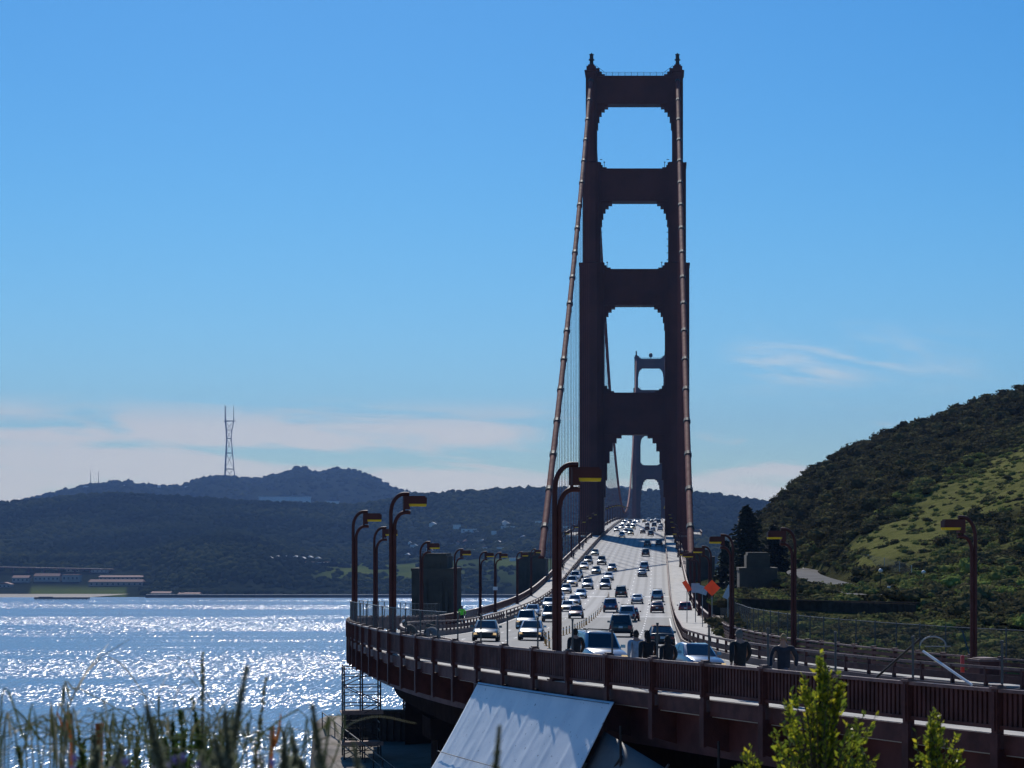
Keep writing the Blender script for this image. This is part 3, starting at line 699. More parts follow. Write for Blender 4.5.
# main cables
YA = 372.0
def cable_z(y):                                # height above the camera
    top = 149.5
    if y < YT1:
        t_ = (y-YA)/(YT1-YA); return -3.4+(top+3.4)*t_-20.0*t_*(1-t_)
    t_ = (y-YT1)/(YT2-YT1)*2-1
    if y <= YT2: return top+12.0*(1+t_)-144.0*(1-t_*t_)
    t_ = (y-YT2)/300; return (top+24)*(1-t_)+20*t_-20*t_*(1-t_)
def RL(x, y, z): return Vector((x, y-YT1, CAMZ+z-ZD))
bandm = MB(); bandm.lathe([(.50, -.75), (.78, -.7), (.78, .7), (.50, .75)], 10)
band_me = None
for sg in (-1, 1):
    ys = list(np.arange(YA, YT1, 9.0))+list(np.linspace(YT1, YT2, 90))+[YT2+k*30 for k in range(1, 9)]
    mb = MB(); mb.path([RL(sg*13.75, y, cable_z(y)) for y in ys], .62, 10)
    c = mb.build('main_cable', M['cable'], root, smooth='auto')
    for y in np.arange(YA+12, YT1-6, 15.24):
        d = (RL(0, y+1, cable_z(y+1))-RL(0, y-1, cable_z(y-1))).normalized()
        if band_me is None:
            o = bandm.build('cable_band', M['dark'], c); band_me = o.data
        else:
            o = bpy.data.objects.new('cable_band', band_me); COL.objects.link(o); o.parent = c
        o.location = RL(sg*13.75, y, cable_z(y)); o.rotation_euler = d.to_track_quat('Z', 'Y').to_euler()
# hanger ropes: the nearest as parts, the far ones as one
hy = [y for y in np.arange(YA+12, YT1-8, 15.24)]; far_h = MB()
for sg in (-1, 1):
    for i, y in enumerate(hy+list(np.arange(YT1+15.24, YT2-8, 15.24))):
        zt = cable_z(y)-.5; zb = float(ZC(y))-.6
        if zt-zb < 1.0: continue
        tgt = MB() if y < YT1 or (sg < 0 and y < YT1+460) else far_h
        for dx in (-.25, .25):
            for dy in (-.3, .3): tgt.path([RL(sg*13.75+dx, y+dy, zb), RL(sg*13.75+dx*.6, y+dy, zt)], .045, 4, cap=False)
        if tgt is not far_h: tgt.build('hanger', M['cable'], root)
tag(far_h.build('far_hangers', M['cable'], root), kind='stuff')
# deck structure and stiffening trusses
mb = MB()
ssd = list(np.arange(230, 2000, 10.0))
mb.strip(lambda s: [P(s, -12.4, -.12), P(s, 12.4, -.12), P(s, 12.4, -.75), P(s, -12.4, -.75)], ssd)
for s in np.arange(232, 1300, 7.62): mb.box(P(s, 0, -1.5), (26.5, .5, 1.6))
mb.build('deck_slab', M['orange'], root, world=True)
for sg in (-1, 1):
    mb = MB()
    sst = np.arange(380, 1990, 7.62)
    for h in (-.6, -8.2): mb.strip(lambda s: [P(s, sg*13.75-.4, h-.4), P(s, sg*13.75+.4, h-.4), P(s, sg*13.75+.4, h+.4), P(s, sg*13.75-.4, h+.4)], [x for x in sst if abs(x-650) > 9.5 or True])
    for i in range(len(sst)-1):
        a, b_ = (P(sst[i], sg*13.75, -.6), P(sst[i+1], sg*13.75, -8.2)) if i % 2 else (P(sst[i], sg*13.75, -8.2), P(sst[i+1], sg*13.75, -.6))
        mb.path([a, b_], .3, 4, cap=False); mb.path([P(sst[i], sg*13.75, -8.2), P(sst[i], sg*13.75, -.6)], .22, 4, cap=False)
    mb.build('stiffening_truss', M['orange'], root, world=True)

# ------------------------------------------------------------------ concrete pylons beside the deck
def make_pylon(loc, label, top, sh, w_, inner):
    t_ = thing('concrete_pylon', label, 'pylon', loc)
    H = loc[2]-CAMZ
    mb = MB(); z1 = top-H; zs = sh-H
    mb.box((0, 0, (zs-0)/2), (w_, 7.0, zs)); 
    for sg in (-1, 1):
        for k in range(3): mb.box((sg*w_*(.18+.13*k), 0, zs/2-.6-.5*k), (w_*.07, 7.35, zs-1.2-k))
    mb.box((0, 0, zs+.14), (w_*1.03, 7.1, .3)); mb.build('shaft', M['concrete'], t_)
    mb = MB(); mb.box((0, 0, (zs+z1)/2-.15), (w_*.62, 6.0, z1-zs-.3)); mb.box((0, 0, z1-.25), (w_*.55, 5.6, .5)); mb.box((0, 0, (zs+z1)/2-.4), (w_*.30, 6.3, z1-zs-1.1))
    mb.build('cap_block', M['concrete'], t_)
    return t_
make_pylon((-24.4, 223, CAMZ-70), 'stepped concrete pylon left of the road with lamp posts in front of it', -1.45, -3.35, 4.7, 0)
make_pylon((10.75, 223, CAMZ-14), 'stepped concrete pylon right of the road below the dark conifer', -1.35, -3.3, 4.1, 0)
make_pylon((-23.4, 375, CAMZ-72), 'concrete pylon where the left bridge cable comes down to the deck', -2.2, -3.7, 5.4, 0)
make_pylon((7.6, 375, CAMZ-14), 'concrete pylon where the right bridge cable comes down to the deck', -1.75, -3.3, 5.2, 0)

# ------------------------------------------------------------------ approach viaduct: girders, floor, brackets
vr = thing('approach_viaduct', 'curved viaduct of brown steel girders and brackets carrying the road beside the viewpoint', 'viaduct', P(90, -12.7, -2))
ssv = list(np.arange(-40, 232, 2.5))
mb = MB(); mb.strip(lambda s: [P(s, -11.0, -.12), P(s, 12.3, -.12), P(s, 12.3, -.6), P(s, -11.0, -.6)], ssv); mb.build('deck_slab', M['dark'], vr, world=True)
for o in (-9.8, -5, 5, 9.8):
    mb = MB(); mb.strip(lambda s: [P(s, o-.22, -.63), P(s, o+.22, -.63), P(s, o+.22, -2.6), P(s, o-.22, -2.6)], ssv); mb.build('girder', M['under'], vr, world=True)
POST0 = 47.9; PSP = 3.13
post_s = [POST0+PSP*k for k in range(-22, 48)]
mb = MB(); mb.strip(lambda s: [P(s, -12.62, -.02), P(s, -12.45, -.02), P(s, -12.45, .43), P(s, -12.62, .43)], ssv); mb.build('edge_beam', M['rail'], vr, world=True)
brk_me = None
for s in post_s:
    if not 40 < s < 190: continue
    c, a = along(s, -12.7)
    if brk_me is None:
        b0 = MB()
        b0.add([(-.06, -.09, .1), (-.06, -.09, -.85), (.25, -.09, -.95), (1.45, -.09, -1.3), (1.45, -.09, -.1), (.30, -.09, .1),
                (-.06, .09, .1), (-.06, .09, -.85), (.25, .09, -.95), (1.45, .09, -1.3), (1.45, .09, -.1), (.30, .09, .1)],
               [(0, 1, 2, 3, 4, 5), (11, 10, 9, 8, 7, 6)]+[(i, (i+1) % 6, 6+(i+1) % 6, 6+i) for i in range(6)])
        b0.box((-.10, 0, -.22), (.09, .26, 1.36))
        o = b0.build('bracket', M['rail'], vr); brk_me = o.data
    else:
        o = bpy.data.objects.new('bracket', brk_me); COL.objects.link(o); o.parent = vr
    o.location = c-vr.location; o.rotation_euler = (0, 0, a)
for s in (100, 140, 180, 215):
    mb = MB()
    for o in (-8.5, 8.5):
        c = P(s, o, -2.6); mb.box((c.x, c.y, c.z-30), (2.6, 2.2, 60), M=Matrix.Rotation(heading(s), 3, 'Z'))
        mb.box((c.x, c.y, c.z-.5), (3.4, 2.8, 1.0), M=Matrix.Rotation(heading(s), 3, 'Z'))
    c = P(s, 0, -3.7); mb.box(c, (17, 1.6, 1.6), M=Matrix.Rotation(heading(s), 3, 'Z'))
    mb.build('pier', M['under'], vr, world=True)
# dark cladding that closes the girders' outer bay
mb = MB(); mb.strip(lambda s: [P(s, -12.0, -.07), P(s, -11.9, -.07), P(s, -11.9, -1.25), P(s, -12.0, -1.25)], list(np.arange(40, 190, 2.5))); mb.build('fascia', M['fascia'], vr, world=True)

# ------------------------------------------------------------------ railings
def balustrade(label, o, s0, s1, post_list, near):
    r = thing('bridge_railing', label, 'railing', P((s0+s1)/2, o, SW))
    ss = list(np.arange(s0, s1+.01, 1.5 if near else 5.0))
    f = (lambda s: o-math.copysign(bulge(s), -o)) if not near else (lambda s: o)
    tr_ = MB(); tr_.strip(lambda s: [P(s, f(s)-.11, 1.40), P(s, f(s)+.11, 1.40), P(s, f(s)+.11, 1.48), P(s, f(s)-.11, 1.48)], ss)
    tr_.build('top_rail', M['railtop'], r, world=True)
    br = MB(); br.strip(lambda s: [P(s, f(s)-.06, .56), P(s, f(s)+.06, .56), P(s, f(s)+.06, .65), P(s, f(s)-.06, .65)], ss); br.build('bottom_rail', M['rail'], r, world=True)
    return r
r1 = balustrade('long brown railing with upright pickets and a flat rail curving across the foreground', -12.7, -20, 190, None, True)
mb = MB()
for s in np.arange(-18, 190, .165 if True else 1):
    if s > 130 and int(s/.165) % 2: continue
    c, a = along(s, -12.7); mb.box(c+Vector((0, 0, 1.01)), (.045, .10, .80), M=Matrix.Rotation(a, 3, 'Z'))
tag(mb.build('pickets', M['rail'], r1, world=True), kind='stuff')
mb = MB(); mb.strip(lambda s: [P(s, -12.665, .62), P(s, -12.655, .62), P(s, -12.655, 1.39), P(s, -12.665, 1.39)], list(np.arange(-18, 190, 1.5))); mb.build('backing_panel', M['rail'], r1, world=True)
pm = None; cm = None; um = None
for s in post_s:
    if s < 30 or s > 188: continue
    c, a = along(s, -12.73, SW)
    if pm is None:
        p0 = MB(); p0.box((0, 0, .50), (.20, .20, 1.04)); p0.box((-.12, 0, .52), (.05, .10, .9)); o = p0.build('post', M['rail'], r1); pm = o.data
        c0 = MB(); c0.box((0, 0, 1.055), (.28, .28, .05)); c0.box((0, 0, 1.10), (.18, .20, .05)); oc = c0.build('cap', M['railtop'], o); cm = oc.data
    else:
        o = bpy.data.objects.new('post', pm); COL.objects.link(o); o.parent = r1
        oc = bpy.data.objects.new('cap', cm); COL.objects.link(oc); oc.parent = o
    o.location = c-r1.location; o.rotation_euler = (0, 0, a)
rr = balustrade('brown railing along the left walk of the bridge out to the far towers', -12.7, 190, 1300, None, False)
mb = MB()
for s in np.arange(190, 1250, .9 if True else 2):
    c = P(s, -12.7-bulge(s)); mb.box(c+Vector((0, 0, .96)), (.05, .30 if s < 330 else .5, .90))
tag(mb.build('pickets', M['rail'], rr, world=True), kind='stuff')
rr = balustrade('brown railing along the right walk of the bridge out to the far towers', 12.7, 190, 1300, None, False)
mb = MB()
for s in np.arange(190, 1250, .9): c = P(s, 12.7+bulge(s)); mb.box(c+Vector((0, 0, .96)), (.05, .30, .90))
tag(mb.build('pickets', M['rail'], rr, world=True), kind='stuff')
# right outer railing on the curve: wide horizontal boards
r2 = thing('board_railing', 'brown railing of horizontal boards along the right walk in front of the fence', 'railing', P(100, 12.7, .25))
ss = list(np.arange(40, 190.1, 1.5))
for h in (.42, .66, .90, 1.14):
    mb = MB(); mb.strip(lambda s: [P(s, 12.67, h), P(s, 12.73, h), P(s, 12.73, h+.17), P(s, 12.67, h+.17)], ss); mb.build('board', M['rail'], r2, world=True)
mb = MB(); mb.strip(lambda s: [P(s, 12.60, 1.42), P(s, 12.82, 1.42), P(s, 12.82, 1.50), P(s, 12.60, 1.50)], ss); mb.build('top_rail', M['railtop'], r2, world=True)
me_p = None
for s in np.arange(45, 190, 3.05):
    c, a = along(s, 12.75, SW)
    if me_p is None:
        p0 = MB(); p0.box((0, 0, .5), (.18, .18, 1.04)); p0.box((0, 0, 1.08), (.26, .26, .08)); o = p0.build('post', M['rail'], r2); me_p = o.data
    else: o = bpy.data.objects.new('post', me_p); COL.objects.link(o); o.parent = r2
    o.location = c-r2.location; o.rotation_euler = (0, 0, a)
# barriers between road and walks
def barrier(label, o, spans, mid):
    r = thing('roadside_barrier', label, 'barrier', P(mid, o, .2))
    for s0, s1, solid in spans:
        st = 1.5 if s0 < 200 else 5
        ss = list(np.arange(s0, s1+.01, st))
        mb = MB(); mb.strip(lambda s: [P(s, o-.07, 1.10), P(s, o+.07, 1.10), P(s, o+.07, 1.22), P(s, o-.07, 1.22)], ss)
        if not solid:
            for e in (s0, ss[-1]):
                sg = -1 if e == s0 else 1
                mb.path([P(e, o, 1.16), P(e+sg*.35, o, 1.10), P(e+sg*.55, o, .90), P(e+sg*.58, o, .28)], .08, 8)
        mb.build('hand_rail', M['railtop'] if s0 < 200 else M['rail'], r, world=True)
        if solid:
            mb = MB(); mb.strip(lambda s: [P(s, o-.05, .55), P(s, o+.05, .55), P(s, o+.05, .86), P(s, o-.05, .86)], ss); mb.build('guard_beam', M['rail'], r, world=True)
        mb = MB()
        for s in np.arange(s0+.5, min(s1, 700), 3.05 if s0 < 200 else 6.1):
            c, a = along(s, o); mb.box(c+Vector((0, 0, .74)), (.14, .16, .90), M=Matrix.Rotation(a, 3, 'Z'))
        tag(mb.build('barrier_posts', M['rail'], r, world=True), kind='stuff')
    return r
barrier('left roadside barrier with a tubular rail that loops back where the road bends', -9.6, [(20, 56.5, False), (60.5, 88, False), (90, 230, True), (232, 1280, True)], 120)
barrier('right roadside barrier with a dark beam and hand rail sweeping round the bend', 9.6, [(40, 230, True), (232, 1280, True)], 120)

# tall galvanised fence poles standing on the near railing posts, with wire mesh on the outer bend
def meshwall(name, o, s0, s1, h0, h1, parent):
    ss = list(np.arange(s0, s1+.01, 1.5)); vs = []; uvs = []; fs = []
    for s in ss:
        for h in (h0, h1): vs.append(P(s, o, h)-parent.location); uvs.append((s, h))
    for i in range(len(ss)-1): fs.append((2*i, 2*i+2, 2*i+3, 2*i+1))
    me = bpy.data.meshes.new(name); me.from_pydata(vs, [], fs); ul = me.uv_layers.new(name='UVMap')
    for lp in me.loops: ul.data[lp.index].uv = uvs[lp.vertex_index]
    me.materials.append(M['mesh']); ob = bpy.data.objects.new(name, me); COL.objects.link(ob); ob.parent = parent; return ob
f1 = thing('mesh_fence', 'chain link fence on slim grey poles rising above the curved near railing', 'fence', P(90, -12.6, 1.5))
pm2 = None
for s in post_s:
    if s < 46 or s > 190: continue
    c, a = along(s, -12.60, 1.3)
    if pm2 is None:
        p0 = MB(); p0.path([(0, 0, -.1), (0, 0, 1.22)], .030, 8); p0.path([(0, 0, 1.22), (0, 0, 1.28)], .042, 8); o = p0.build('pole', M['pole'], f1); pm2 = o.data
    else: o = bpy.data.objects.new('pole', pm2); COL.objects.link(o); o.parent = f1
    o.location = c-f1.location; o.rotation_euler = (0, 0, a)
meshwall('wire_mesh', -12.60, 84.25, 188, 1.48, 2.58, f1)
mb = MB(); mb.path([P(s, -12.6, 2.58) for s in np.arange(84, 188, 1.5)], .018, 6); mb.build('top_wire', M['pole'], f1, world=True)
f2 = thing('mesh_fence', 'chain link fence with bare posts behind the brown board railing below the hill', 'fence', P(100, 14.2, 0))
pm3 = None
for s in np.arange(60, 215, 3.4):
    c, a = along(s, 14.3, .1)
    if pm3 is None:
        p0 = MB(); p0.path([(0, 0, -1.4), (0, 0, 2.75)], .035, 8); o = p0.build('pole', M['pole'], f2); pm3 = o.data
    else: o = bpy.data.objects.new('pole', pm3); COL.objects.link(o); o.parent = f2
    o.location = c-f2.location; o.rotation_euler = (0, 0, a)
meshwall('wire_mesh', 14.3, 60, 214, .1, 2.75, f2)
mb = MB(); mb.path([P(s, 14.3, 2.76) for s in np.arange(60, 214, 1.5)], .02, 6); mb.path([P(92, 14.3, 2.6), P(90.2, 14.3, .2)], .04, 6); mb.build('top_wire', M['pole'], f2, world=True)
# gate frame and brace on the near railing
g = thing('gate_frame', 'pale braced pipe frame with a rounded top standing on the near railing at right', 'gate', P(51.15, -12.5, 1.45))
mb = MB(); a, b_ = P(50.9, -12.4, 2.22), P(49.2, -12.35, 1.5); mb.path([a, b_], .032, 8); mb.build('brace', mat('white_pipe', (.7, .7, .7), .4), g, world=True)
mb = MB(); mb.path([P(51.0, -12.4, 2.52), P(52.7, -12.4, 1.5)], .03, 8); mb.build('brace', M['dark'], g, world=True)
mb = MB(); a = P(51.0, -12.4, 2.35); mb.path([a+Vector((.62*(1-math.cos(q))/2, .04, .22*math.sin(q))) for q in np.linspace(0, PI, 13)], .02, 8); mb.path([a+Vector((.12, .04, -.02)), a+Vector((.75, .06, -.02))], .014, 6); mb.build('arch', M['galv'], g, world=True)

# ------------------------------------------------------------------ lamp posts
def make_lamp():
    r = thing('street_lamp', 'x', 'lamp', (0, 0, 0))
    mb = MB(); H = 7.4
    arc = [(.62*(1-math.cos(a)), 0, H-.95+.90*math.sin(a)) for a in np.linspace(0, PI/2, 9)]
    mb.path([(0, 0, .0), (0, 0, H-.95)]+arc[1:]+[(.85, 0, H-.05)], .09, 10)
    arc2 = [(.17+.50*(1-math.cos(a)), 0, H-1.60+.70*math.sin(a)) for a in np.linspace(0, PI/2, 8)]
    mb.path([(.17, 0, 0), (.17, 0, H-1.6)]+arc2[1:]+[(.9, 0, H-.90+.0)], .088, 10)
    mb.box((.085, 0, .25), (.42, .34, .5)); mb.box((.085, 0, .03), (.55, .5, .06))
    mb.path([(.62, 0, H-.92), (.62, 0, H-.05)], .06, 6)
    mb.build('post', M['orange'], r, smooth='auto')
    mb = MB(); mb.box((1.12, 0, H-.36), (1.04, .40, .30)); mb.box((.72, 0, H-.45), (.28, .36, .62)); mb.box((1.12, 0, H-.18), (.92, .34, .08)); mb.build('lamp_head', M['orange'], r)
    mb = MB(); mb.box((1.22, 0, H-.565), (.78, .36, .12), taper=1.06); mb.build('lens', M['lens'], r)
    return r
def place_lamp(proto, s, o, label, used=[0], left=True, group=None):
    c, a = along(s, o, SW)
    L = proto if used[0] == 0 else dup(proto)
    used[0] += 1
    L.location = c; L.rotation_euler = (0, 0, a+(0 if left else PI)); L['label'] = label
    if group: L['group'] = group
    elif 'group' in L: del L['group']
    L['group'] = group or 'rust red street lamps along the bridge road'
    return L
lp = make_lamp()
LL = [(71.75, 'tall street lamp nearest the viewer, its head in front of the near bridge tower'), (96.35, 'tall lamp rising above the railing just right of the two leftmost lamps'),
      (119.9, 'leftmost street lamp at the outermost point of the curved railing'), (144.5, 'street lamp partly hidden behind the head of a taller lamp on the bend'),
      (172.7, 'lamp in front of the left edge of the nearer left concrete pylon'), (201.5, 'lamp in front of the right edge of the nearer left concrete pylon'),
      (229.65, 'lamp just right of the nearer left concrete pylon, bare of signs'), (250.65, 'lamp with a small white plate on its post between the two left pylons'),
      (289.5, 'lamp at the left edge of the farther left concrete pylon'), (321, 'lamp standing against the middle of the farther left concrete pylon')]
for s, l in LL: place_lamp(lp, s, -12.45, l)
RLs = [(86.95, 'large lamp at the far right in front of the green hill'), (114.4, 'lamp right of the near right concrete pylon, pole against the scrub hill'),
       (138.6, 'lamp just left of the near right concrete pylon, beside the dark conifer'), (185.9, 'right lamp whose pole rises behind the large orange diamond sign'),
       (235.8, 'right lamp directly left of the one behind the orange sign'), (268.5, 'right lamp in front of the far right concrete pylon'),
       (302, 'most distant of the overlapping lamps on the right approach')]
for s, l in RLs: place_lamp(lp, s, 12.6, l, left=False)
for s in np.arange(420, 1260, 46):
    if abs(s-650) < 30: continue
    place_lamp(lp, s, -12.3, 'small distant lamp on the left side of the main bridge deck', group='distant lamps on the left of the bridge deck')
    place_lamp(lp, s, 12.3, 'small distant lamp on the right side of the main bridge deck', left=False, group='distant lamps on the right of the bridge deck')
# plate on one lamp
c, a = along(250.65, -12.45, 3.4); mb = MB(); mb.box((.09, -.13, 0), (.55, .03, .42)); o = mb.build('small_sign', M['plate']); o.location = c
tag(o, 'small white plate fixed to a lamp post between the two left pylons', 'sign')
# ================================================================== vehicles
#   forward is +Y, origin on the ground under the middle
KIND = dict(
    sedan=dict(L=4.6, W=1.80, st=[(-2.30, .42, .82, .80), (-2.2, .30, .93, .92), (-1.5, .20, .97, .98), (-.6, .18, .93, 1.0), (.7, .18, .92, 1.0), (1.5, .20, .84, .97), (2.1, .28, .72, .90), (2.30, .40, .60, .78)],
               gb=(-1.75, -1.05, .25, 1.05), roof=1.43, wy=(-1.38, 1.38), wr=.32),
    suv=dict(L=4.9, W=1.92, st=[(-2.42, .50, 1.0, .88), (-2.36, .36, 1.10, .95), (-1.5, .28, 1.12, 1.0), (0, .28, 1.10, 1.0), (1.0, .28, 1.10, 1.0), (1.6, .30, 1.06, .97), (2.25, .36, .96, .92), (2.45, .48, .82, .84)],
             gb=(-2.36, -2.10, .55, 1.20), roof=1.82, wy=(-1.48, 1.50), wr=.38),
    van=dict(L=4.9, W=1.95, st=[(-2.45, .45, 1.0, .9), (-2.4, .32, 1.08, .96), (-1.4, .24, 1.08, 1.0), (.6, .24, 1.05, 1.0), (1.4, .26, 1.0, .98), (2.0, .30, .88, .94), (2.42, .42, .70, .82)],
             gb=(-2.40, -2.15, .85, 1.75), roof=1.78, wy=(-1.45, 1.5), wr=.34),
    hatch=dict(L=4.1, W=1.74, st=[(-2.05, .45, .90, .86), (-2.0, .30, .98, .94), (-1.2, .22, .97, 1.0), (.5, .20, .94, 1.0), (1.2, .22, .88, .97), (1.8, .28, .76, .90), (2.05, .40, .62, .78)],
               gb=(-1.98, -1.55, .30, 1.05), roof=1.50, wy=(-1.22, 1.25), wr=.31))
def body_ring(y, zb, zt, wf, W):
    w = W/2*wf; h = zt-zb
    half = [(.82*w, zb), (w*.97, zb+.12*h), (w, zb+.45*h), (w*.985, zb+.72*h), (w*.93, zb+.93*h), (w*.80, zt)]
    pts = [Vector((x, y, z)) for x, z in half]+[Vector((0, y, zt+.02))]+[Vector((-x, y, z)) for x, z in reversed(half)]
    return pts
def car_shells(k):
    d = KIND[k]; W = d['W']
    b = MB(); b.rings([body_ring(y, zb, zt, wf, W) for y, zb, zt, wf in d['st']])
    y0, y1, y2, y3 = d['gb']; zr = d['roof']
    st = d['st']
    def belt(y): return float(np.interp(y, [q[0] for q in st], [q[2] for q in st]))-.03
    def ring(f):                               # a level of the cabin: f 0 belt, 1 roof
        ya, yb = y0+(y1-y0)*f, y3+(y2-y3)*f; w = W/2*(.93-.19*f)
        za, zb_ = belt(y0), belt(y3); zA, zB = za+(zr-.05-za)*f, zb_+(zr-.05-zb_)*f; ym = (ya+yb)/2; zm = (zA+zB)/2+(.05 if f > .9 else 0)
        return [Vector((-w*.9, ya, zA)), Vector((-w, ya+.15, zA+.01)), Vector((-w, ym, zm)), Vector((-w, yb-.15, zB)), Vector((-w*.88, yb, zB)),
                Vector((w*.88, yb, zB)), Vector((w, yb-.15, zB)), Vector((w, ym, zm)), Vector((w, ya+.15, zA+.01)), Vector((w*.9, ya, zA))]
    r0, r1 = ring(0), ring(1); top = [Vector((v.x*.86, v.y*.93+.0, v.z+.045)) for v in r1]
    b.rings([r0, ring(.5), r1, top])
    return b, r0, r1
def lerp(a, b, t): return a+(b-a)*t
def pane(mb, a, b_, c, d, n, fx=(.06, .94), fz=(.12, .88), off=.012, m=0):   # quad on face a-b (bottom), d-c (top)
    def q(u, v): return lerp(lerp(a, b_, u), lerp(d, c, u), v)+n*off
    vs = [q(fx[0], fz[0]), q(fx[1], fz[0]), q(fx[1], fz[1]), q(fx[0], fz[1])]
    mb.add(vs+[v-n*.03 for v in vs], [(0, 1, 2, 3), (0, 4, 5, 1), (1, 5, 6, 2), (2, 6, 7, 3), (3, 7, 4, 0)], m)
def car_bits(k):                               # name -> list of (MB, material key)
    d = KIND[k]; W = d['W']; L = d['L']; st = d['st']; b, r0, r1 = car_shells(k); out = []
    f0 = st[-1]; f1 = st[-2]; k0 = st[0]; k1 = st[1]
    g = MB(); n = (r0[5]-r0[4]).cross(r1[4]-r0[4]).normalized(); n = n if n.y > 0 else -n; pane(g, r0[4], r0[5], r1[5], r1[4], n, (.02, .98), (.10, .95)); out.append(('windshield', g, 'glass'))
    g = MB(); n = (r0[9]-r0[0]).cross(r1[0]-r0[0]).normalized(); n = n if n.y < 0 else -n; pane(g, r0[0], r0[9], r1[9], r1[0], n, (.05, .95), (.16, .90)); out.append(('rear_window', g, 'glass'))
    for sg, (a, m_, c) in ((-1, (1, 2, 3)), (1, (8, 7, 6))):
        g = MB(); n = Vector((sg, 0, .25)).normalized()
        pane(g, r0[a], r0[m_], r1[m_], r1[a], n, (.06, .97), (.14, .86)); pane(g, r0[m_], r0[c], r1[c], r1[m_], n, (.03, .94), (.14, .86)); out.append(('side_window', g, 'glass'))
    zf = (f0[1]+f0[2])/2; yf = f0[0]
    for sg in (-1, 1):
        g = MB(); z = lerp(f0[2], f1[2], .35)-.10; g.box((sg*W/2*.70, yf-.06, z), (W*.17, .20, .15), taper=.9); out.append(('headlight', g, 'head'))
        g = MB(); zt = k0[2]-.12; hh = .34 if k in ('suv', 'van') else .17; g.box((sg*W/2*.76, k0[0]+.07, zt-hh/2+.05), (W*.14, .20, hh)); out.append(('tail_light', g, 'tail'))
        g = MB(); zm = float(np.interp(d['gb'][3]-.45, [q[0] for q in st], [q[2] for q in st]))+.10; g.box((sg*(W/2+.09), d['gb'][3]-.50, zm), (.22, .12, .15), taper=.85); out.append(('side_mirror', g, 'paint'))
    g = MB(); g.box((0, yf+.0, f0[1]+.16), (W*.62, .12, .17)); g.box((0, yf+.015, zf+.08), (W*.46, .10, .11)); out.append(('grille', g, 'trim'))
    g = MB(); g.box((0, yf+.02, f0[1]+.0), (W*.80, .22, .13)); out.append(('front_bumper', g, 'trim'))
    g = MB(); g.box((0, k0[0]-.02, k0[1]+.05), (W*.82, .20, .16)); out.append(('rear_bumper', g, 'trim'))
    g = MB(); g.box((0, k0[0]-.03, (k0[1]+k0[2])/2+.05), (.32, .06, .16)); out.append(('licence_plate', g, 'plate'))
    if k in ('suv', 'van'):
        for sg in (-1, 1):
            g = MB(); zz = d['roof']+.06; g.path([(sg*W*.33, d['gb'][1]+.3, zz-.05), (sg*W*.33, d['gb'][1]+.4, zz), (sg*W*.33, d['gb'][2]-.3, zz), (sg*W*.33, d['gb'][2]-.15, zz-.07)], .02, 6); out.append(('roof_rail', g, 'trim'))
    wheels = [(sg*(W/2-.10), y, d['wr']) for sg in (-1, 1) for y in d['wy']]
    return b, out, wheels
def wheel_parts(r):
    a = MB(); n = 20; prof = [(r*.62, -.10), (r*.94, -.11), (r, -.07), (r, .07), (r*.94, .11), (r*.62, .10)]
    a.rings([[Vector((x, rr*math.cos(2*PI*j/n), rr*math.sin(2*PI*j/n))) for j in range(n)] for rr, x in prof], cap=False)
    c = MB(); c.rings([[Vector((x, rr*math.cos(2*PI*j/n), rr*math.sin(2*PI*j/n))) for j in range(n)] for rr, x in [(.05, -.085), (r*.62, -.075), (r*.62, .075), (.05, .085)]])
    for q in range(5):
        an = 2*PI*q/5; Mx = Matrix.Rotation(an, 3, 'X')
        for sx in (-.085, .085): c.box(Mx @ Vector((sx, 0, r*.33)), (.03, .07, r*.5), M=Mx)
    return a, c
PROTO = {}
def make_car(k):                               # full detail: body, windows, lights, wheels
    b, bits, wheels = car_bits(k); r = thing('parked', 'x', 'car')
    r.name = {'sedan': 'sedan_car', 'suv': 'sport_utility_car', 'van': 'minivan', 'hatch': 'hatchback_car'}[k]
    o = b.build('body', PAINT['silver'], r, smooth='auto'); bev = o.modifiers.new('soft', 'BEVEL'); bev.width = .03; bev.segments = 2; bev.limit_method = 'ANGLE'
    for nme, g, mk in bits: g.build(nme, PAINT['silver'] if mk == 'paint' else M[mk], r)
    ta, ri = wheel_parts(wheels[0][2]); tm = None
    for x, y, rr in wheels:
        w_ = bpy.data.objects.new('wheel', None); COL.objects.link(w_); w_.parent = r; w_.location = (x, y, rr)
        if tm is None: t1 = ta.build('tyre', M['tyre'], w_, smooth='auto'); t2 = ri.build('rim', M['rim'], w_); tm = (t1.data, t2.data)
        else:
            for nm_, me in zip(('tyre', 'rim'), tm): q = bpy.data.objects.new(nm_, me); COL.objects.link(q); q.parent = w_
    return r
LITE = {}
def lite_mesh(k):                              # distant cars: the same shapes in one mesh
    b, bits, wheels = car_bits(k); order = ['paint', 'glass', 'head', 'tail', 'trim', 'plate', 'tyre']
    for nme, g, mk in bits: b.add(g.v, g.f, order.index(mk))
    for x, y, rr in wheels:
        a, c = wheel_parts(rr); b.add([(p[0]+x, p[1]+y, p[2]+rr) for p in a.v], a.f, 6)
        b.add([(p[0]+x, p[1]+y, p[2]+rr) for p in c.v], c.f, 4)
    o = b.build('distant_car', [PAINT['silver']]+[M[x] for x in order[1:]], smooth='auto'); me = o.data; bpy.data.objects.remove(o); return me
def set_paint(root, p, lit):
    for o in [root]+list(root.children):
        if o.type != 'MESH': continue
        for sl in o.material_slots:
            nm_ = sl.material.name if sl.material else ''
            if nm_.startswith('paint_'): sl.link = 'OBJECT'; sl.material = PAINT[p]
            elif nm_.startswith('headlamp') and not lit: sl.link = 'OBJECT'; sl.material = M['headoff']
taken = []
